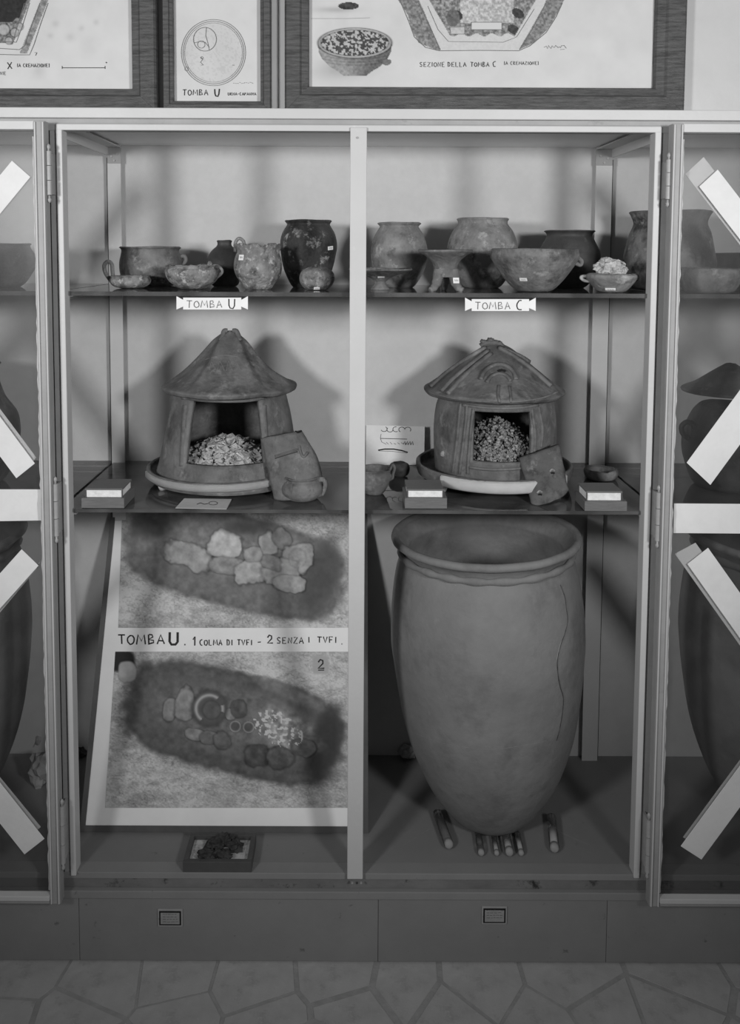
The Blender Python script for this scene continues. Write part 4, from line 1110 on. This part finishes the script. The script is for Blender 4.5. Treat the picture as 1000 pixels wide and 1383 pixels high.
# --- specimen tray in front of the panel
zt = z0+.022
P00 = on_z(247, 1178, z0); P10 = on_z(340, 1178, z0)
Y0, Y1 = P00.y, on_z(263, 1124, zt).y
X0, X1 = P00.x, P10.x
ry = math.radians(0)
tt = thing('specimen_tray', 'shallow dark wooden tray with pale lining before the photo panel', 'tray', Vector(((X0+X1)/2, (Y0+Y1)/2, z0)))
Y1 = min(Y1, BL.y-.006)
wl = .010
part('tray_side', WOODD, tt, .001, (X0, X1, Y0, Y0+wl, z0, zt)); part('tray_side', WOODD, tt, .001, (X0, X1, Y1-wl, Y1, z0, zt))
part('tray_side', WOODD, tt, .001, (X0, X0+wl, Y0+wl, Y1-wl, z0, zt)); part('tray_side', WOODD, tt, .001, (X1-wl, X1, Y0+wl, Y1-wl, z0, zt))
part('lining', mat('tray_lining', 196, 20, 60, .9, .001, 120, spots=(140, 60, .5, .7)), tt, 0, (X0+wl, X1-wl, Y0+wl, Y1-wl, z0, z0+.012))
for i, (px, py, w_, h_, desc) in enumerate(((279, 1158, 18, 15, 'front left'), (290, 1143, 16, 18, 'middle left'), (303, 1137, 15, 17, 'rear'), (318, 1145, 17, 17, 'right'), (304, 1158, 16, 12, 'front middle'), (312, 1130, 13, 14, 'rearmost'), (294, 1155, 10, 12, 'central small'))):
    p = on_z(px, py, z0+.016); s = (p-CAM).length/FPX
    p.y = min(max(p.y, Y0+wl+w_*s*.45), Y1-wl-w_*s*.45)
    bm = bmesh.new(); lump(bm, p+Vector((0, 0, h_*s*.12)), w_*s*.5, w_*s*.38, h_*s*.36, .7, 1.7, 3, i+20, flat=z0+.0125)
    tag(link('dark_sherd', bm, mat('sherd_dark', 62, 14, 40, .8, .002, 90)), 'rough dark pottery fragment lying in the %s of the wooden tray' % desc, 'fragment', 'dark fragments in the tray')

# ================================================================== framed pictures on top of the cabinet
YP = .035
def frame(label, ox0, ox1, oy1, ix0, ix1, iy1, ytop=-70, itop=-40):
    Z0 = ZTOP-.0015; fnp = lambda x, y: on_y(x, y, YP)
    t = thing('framed_picture', label, 'picture', Vector((fnp((ox0+ox1)/2, 100).x, YP, Z0)), 'framed drawings on top of the cabinet')
    a0, a1 = fnp(ox0, 100).x, fnp(ox1, 100).x; b0, b1 = fnp(ix0, 100).x, fnp(ix1, 100).x
    zt, zi = fnp(400, ytop).z, fnp(400, itop).z; zi0 = fnp(400, iy1).z; zo = Z0
    def side(o1, o2, i2, i1, m):
        # mitred moulding: outer ledge, step, inner bevel
        bm = bmesh.new(); Y = YP-.018
        def L(f, y): 
            return [Vector((p[0]*(1-f)+q[0]*f, y, p[1]*(1-f)+q[1]*f)) for p, q in ((o1, i1), (o2, i2))]
        lv = [L(0, YP+.006), L(0, Y+.004), L(.08, Y), L(.62, Y), L(.70, Y+.004), L(.96, Y+.006), L(1, Y+.010), L(1, YP+.006)]
        vv = [[bm.verts.new(p) for p in l] for l in lv]
        for i in range(len(vv)): j = (i+1) % len(vv); bm.faces.new((vv[i][0], vv[i][1], vv[j][1], vv[j][0]))
        bm.faces.new([v[0] for v in vv]); bm.faces.new([v[1] for v in vv][::-1])
        link('frame_side', bm, m, t)
    g = .0003
    side((a0+g, zo), (a1-g, zo), (b1, zi0), (b0, zi0), WOODH); side((a0, zo+g), (a0, zt-g), (b0, zi), (b0, zi0), WOODF)
    side((a1, zo+g), (a1, zt-g), (b1, zi), (b1, zi0), WOODF); side((a0+g, zt), (a1-g, zt), (b1, zi), (b0, zi), WOODH)
    part('backing_board', WOODD, t, 0, (a0+.004, a1-.004, YP+.0062, YP+.010, zo+.004, zt-.004))
    part('sheet', PAPERP, t, 0, (b0-.002, b1+.002, YP+.001, YP+.003, zi0-.002, zi+.002))
    return t
fd = lambda x, y: on_y(x, y, YP-.0004)
fd2 = lambda x, y: on_y(x, y, YP+.0004)
pl = frame('wide wooden frame at left with part of a slanted tomb section drawing', -330, 213.5, 148, -296, 180, 122)
pm = frame('narrow wooden frame in the middle with a round plan drawing', 222.5, 367, 148, 235.5, 352.5, 138)
pr_ = frame('wide wooden frame at right with a bowl drawing and tomb section', 385.5, 922, 149, 418, 882, 118)
# left drawing
def paperbase(X, Y, s): return 206+(fbm(X, Y, 30, s, 4)-.5)*16
def tone_left(X, Y):
    v = paperbase(X, Y, 3)
    for cx, cy, r in ((75, 32, 5), (95, 50, 6), (110, 38, 4), (52, 95, 9), (130, 30, 4), (68, 48, 4)): v = v-16*np.exp(-((X-cx)**2+(Y-cy)**2)/(r*r))
    e = X+(Y-8)*.40      # slanted band coordinate
    tx = (fbm(X, Y, 3, 8, 2)-.5)*90
    bnd = (e > 52) & (e < 62) & (Y < 72) & (Y < 75-(X-40)*.0); v = np.where(bnd, 132+tx, v)
    bnd = (e > 33) & (e < 38) & (Y < 60); v = np.where(bnd, 120+tx, v)
    ins = (e <= 33) & (Y < 58); v = np.where(ins, 120+tx*1.4, v)
    pit = (e < 33) & (Y < 32+8*np.sin(X*.2)) & (Y < 30); v = np.where(pit, 40+tx*.3, v)
    for cx, cy, r in ((5, 40, 8), (20, 44, 6), (12, 55, 5), (27, 36, 5)):
        d = np.hypot(X-cx, Y-cy)/r; v = np.where(d < 1, 165+tx*.5, v); v = v-60*np.exp(-((d-1)/.12)**2)
    return v
printed('drawing', -120, -38, 180, 122, 300, 160, fd2, tone_left, pl)
bm = bmesh.new()
stroke(bm, [(65, 4), (55, 32), (46, 60), (40, 74), (20, 74), (-20, 73)], .9, fd); stroke(bm, [(54, 4), (42, 36), (33, 62), (26, 67), (-20, 64)], .9, fd)
stroke(bm, [(40, 4), (30, 36), (22, 57), (-20, 55)], .9, fd); stroke(bm, [(33, 4), (25, 30), (19, 50)], .7, fd)
link('line_work', bm, PENCIL, pl)
bm = bmesh.new(); lettering(bm, 'TOMBA', -50, 84, 48, 8, 1.1, fd, seed=20); lettering(bm, 'X', 10, 84, 6, 9, 1.2, fd)
lettering(bm, '(A CREMAZIONE)', 23, 86, 44, 4.5, .8, fd, seed=21); stroke(bm, [(84, 91.5), (142, 91.5)], .9, fd)
stroke(bm, [(84, 89), (84, 93)], .8, fd); stroke(bm, [(142, 89), (142, 93)], .8, fd); stroke(bm, [(143, 84), (144.5, 85)], 1.4, fd)
lettering(bm, 'SEZIONE', -22, 97, 30, 4, .8, fd, seed=22); stroke(bm, [(47, 71), (50, 71), (48, 75)], .8, fd); link('caption', bm, INK, pl)
# round plan
bm = bmesh.new()
for r in (43.5, 41): stroke(bm, arc(288.5, 71, r, r*1.03, 0, 360, 60), .6, fd)
stroke(bm, arc(288.5, 71, 39, 40, 0, 360, 50), .35, fd)
stroke(bm, arc(277, 53, 15.5, 16, 0, 360, 30), .8, fd); stroke(bm, [(279, 37), (278, 48), (281, 58), (283, 68)], .7, fd)
stroke(bm, arc(272, 60, 5, 5, 0, 360, 16), .7, fd); stroke(bm, [(262, 58), (270, 56), (277, 57), (283, 64)], .7, fd)
stroke(bm, [(271, 77), (274, 80), (271, 84), (275, 88), (272, 88)], .8, fd); stroke(bm, arc(273, 78, 1.6, 1.6, 0, 360, 8), .6, fd)
stroke(bm, arc(252, 93, 2.5, 3, 0, 360, 8), .5, fd); stroke(bm, [(314, 88), (317, 88)], .8, fd)
rd = random.Random(5)
for k in range(10): stroke(bm, [(315+k*2.8, 112+rd.uniform(-1, 1)), (317+k*2.8, 112+rd.uniform(-1, 1))], .5, fd)
link('line_work', bm, PENCIL, pm)
def tone_mid(X, Y):
    v = paperbase(X, Y, 13); d = np.hypot(X-288.5, (Y-71)/1.03)
    v = v-7*(d < 41)-10*((d > 41) & (d < 43.5)); sp = fbm(X, Y, 2.2, 31, 2); v = v-9*((sp > .62) & (d < 40)); return v
printed('drawing', 235.6, -38, 352.4, 138, 117, 176, fd2, tone_mid, pm)
bm = bmesh.new(); lettering(bm, 'TOMBA', 247, 121, 34, 7.5, 1.1, fd, seed=25); lettering(bm, 'U', 290, 120, 7, 10, 1.7, fd)
lettering(bm, 'URNA-CAPANNA', 308, 125, 38, 3.6, .8, fd, seed=26); link('caption', bm, INK, pm)
# right drawing: bowl and section
def tone_right(X, Y):
    v = paperbase(X, Y, 23)
    tx = (fbm(X, Y, 2.6, 41, 3)-.5)
    # cast shade under bowl (pencil)
    d = polydist(X, Y, 462, 93, 40, 14); v = v-34*np.exp(-d*d*1.1)*(Y > 70)
    # bowl body
    cx = 479.5
    w_ = np.interp(Y, [60, 70, 80, 90, 97, 102], [50, 49, 44, 34, 22, 16]); body = (np.abs(X-cx) < w_) & (Y > 58) & (Y < 102.5)
    sh = 150-60*sst(-.2, 1.1, (cx-X)/w_*-.6+.3)+tx*60; v = np.where(body, sh, v)
    for cy in (80, 84, 88): v = v-20*np.exp(-((Y-cy-((X-cx)/50)**2*-6)/.7)**2)*body
    rim = polydist(X, Y, cx, 58, 50, 20.5); v = np.where(rim < 1, 172+tx*30, v); v = v-70*np.exp(-((rim-1)/.03)**2)
    inn = polydist(X, Y, cx, 58, 46, 17.5); sp = fbm(X, Y, 2.6, 44, 2); v = np.where(inn < 1, np.where(sp > .5, 178, 70)+tx*40, v); v = v-50*np.exp(-((inn-1)/.03)**2)
    lug = polydist(X, Y, 523, 84, 6, 4, -15); v = np.where(lug < 1, 110+tx*50, v)
    # upper little bowl
    u = polydist(X, Y, 471, 8, 14, 5); v = np.where((u < 1), 70+tx*70, v); d = polydist(X, Y, 455, 13, 26, 4); v = v-30*np.exp(-d*d)
    # section
    cL = 545+(Y-8)*.62; cR = 757-(Y-8)*.76
    outer = (X > np.interp(Y, [0, 20, 40, 58, 68], [538, 551, 556, 566, 590])) & (X < np.interp(Y, [0, 20, 40, 58, 68], [762, 752, 740, 722, 700])) & (Y < 68)
    iL = np.interp(Y, [0, 8, 68], [566, 570, 595]); iR = np.interp(Y, [0, 8, 68], [738, 735, 701])
    v = np.where(outer & ((X < iL) | (X > iR)), 126+tx*110, v)
    jL = np.interp(Y, [0, 8, 55], [571, 576, 600]); jR = np.interp(Y, [0, 8, 55], [732, 728, 700])
    v = np.where((X > iL) & (X < iR) & (Y < 68), 200+tx*16, v)
    core = (X > np.interp(Y, [0, 48], [580, 608])) & (X < np.interp(Y, [0, 48], [724, 696])) & (Y < 47+2*np.sin(X*.3))
    v = np.where(core, 130+tx*150, v)
    c2_ = core & (np.abs(X-658) < 36) & (Y < 31); v = np.where(c2_, 180+tx*110, v)
    slab_ = (X > 637) & (X < 678) & (Y > 30) & (Y < 40); v = np.where(slab_, 205, v)
    bl = (X > 608) & (X < 628) & (Y > 36) & (Y < 46); v = np.where(bl, 185+tx*40, v)
    for q, z in ((596, 40), (617, 20), (694, 40), (700, 18)):
        d = polydist(X, Y, q, z, 9, 6, 30); v = np.where((d < 1) & core, 62+tx*60, v)
    pot_ = polydist(X, Y, 612, 24, 9, 12); v = np.where((pot_ < 1), 100+tx*60, v)
    return v
printed('drawing', 418, -38, 882, 118, 464, 156, fd2, tone_right, pr_)
bm = bmesh.new()
stroke(bm, [(542, 4), (552, 28), (560, 50), (575, 64), (594, 68.5), (650, 68), (701, 68.5), (716, 62), (738, 44), (752, 22), (760, 4)], .9, fd)
stroke(bm, [(566, 4), (582, 38), (595, 67)], .8, fd); stroke(bm, [(738, 4), (720, 38), (702, 67)], .8, fd)
stroke(bm, [(578, 8), (592, 40), (606, 56), (680, 57), (698, 50), (722, 12)], .6, fd)
stroke(bm, [(637, 30), (678, 30), (678, 40), (637, 40), (637, 30)], .8, fd); stroke(bm, [(608, 37), (628, 36), (628, 46), (609, 46), (608, 37)], .7, fd)
stroke(bm, [(420, 25), (470, 25), (500, 24)], .4, fd)
rd = random.Random(9); x = 735; P = []
for k in range(20): P.append((735+k*1.6, 64-k*.05+rd.uniform(-2.6, 2.6)))
stroke(bm, P, .6, fd); stroke(bm, [(757, 67), (763, 66.5)], .5, fd)
link('line_work', bm, PENCIL, pr_)
bm = bmesh.new()
lettering(bm, 'SEZIONE', 567, 84, 34, 6, .9, fd, seed=30); lettering(bm, 'DELLA', 605, 84, 25, 6, .9, fd, seed=31); lettering(bm, 'TOMBA', 636, 84, 25, 6, .9, fd, seed=32)
lettering(bm, 'C', 666, 83, 5, 7, 1, fd); lettering(bm, '(A CREMAZIONE)', 681, 83, 47, 4.4, .7, fd, seed=33)
link('caption', bm, INK, pr_)
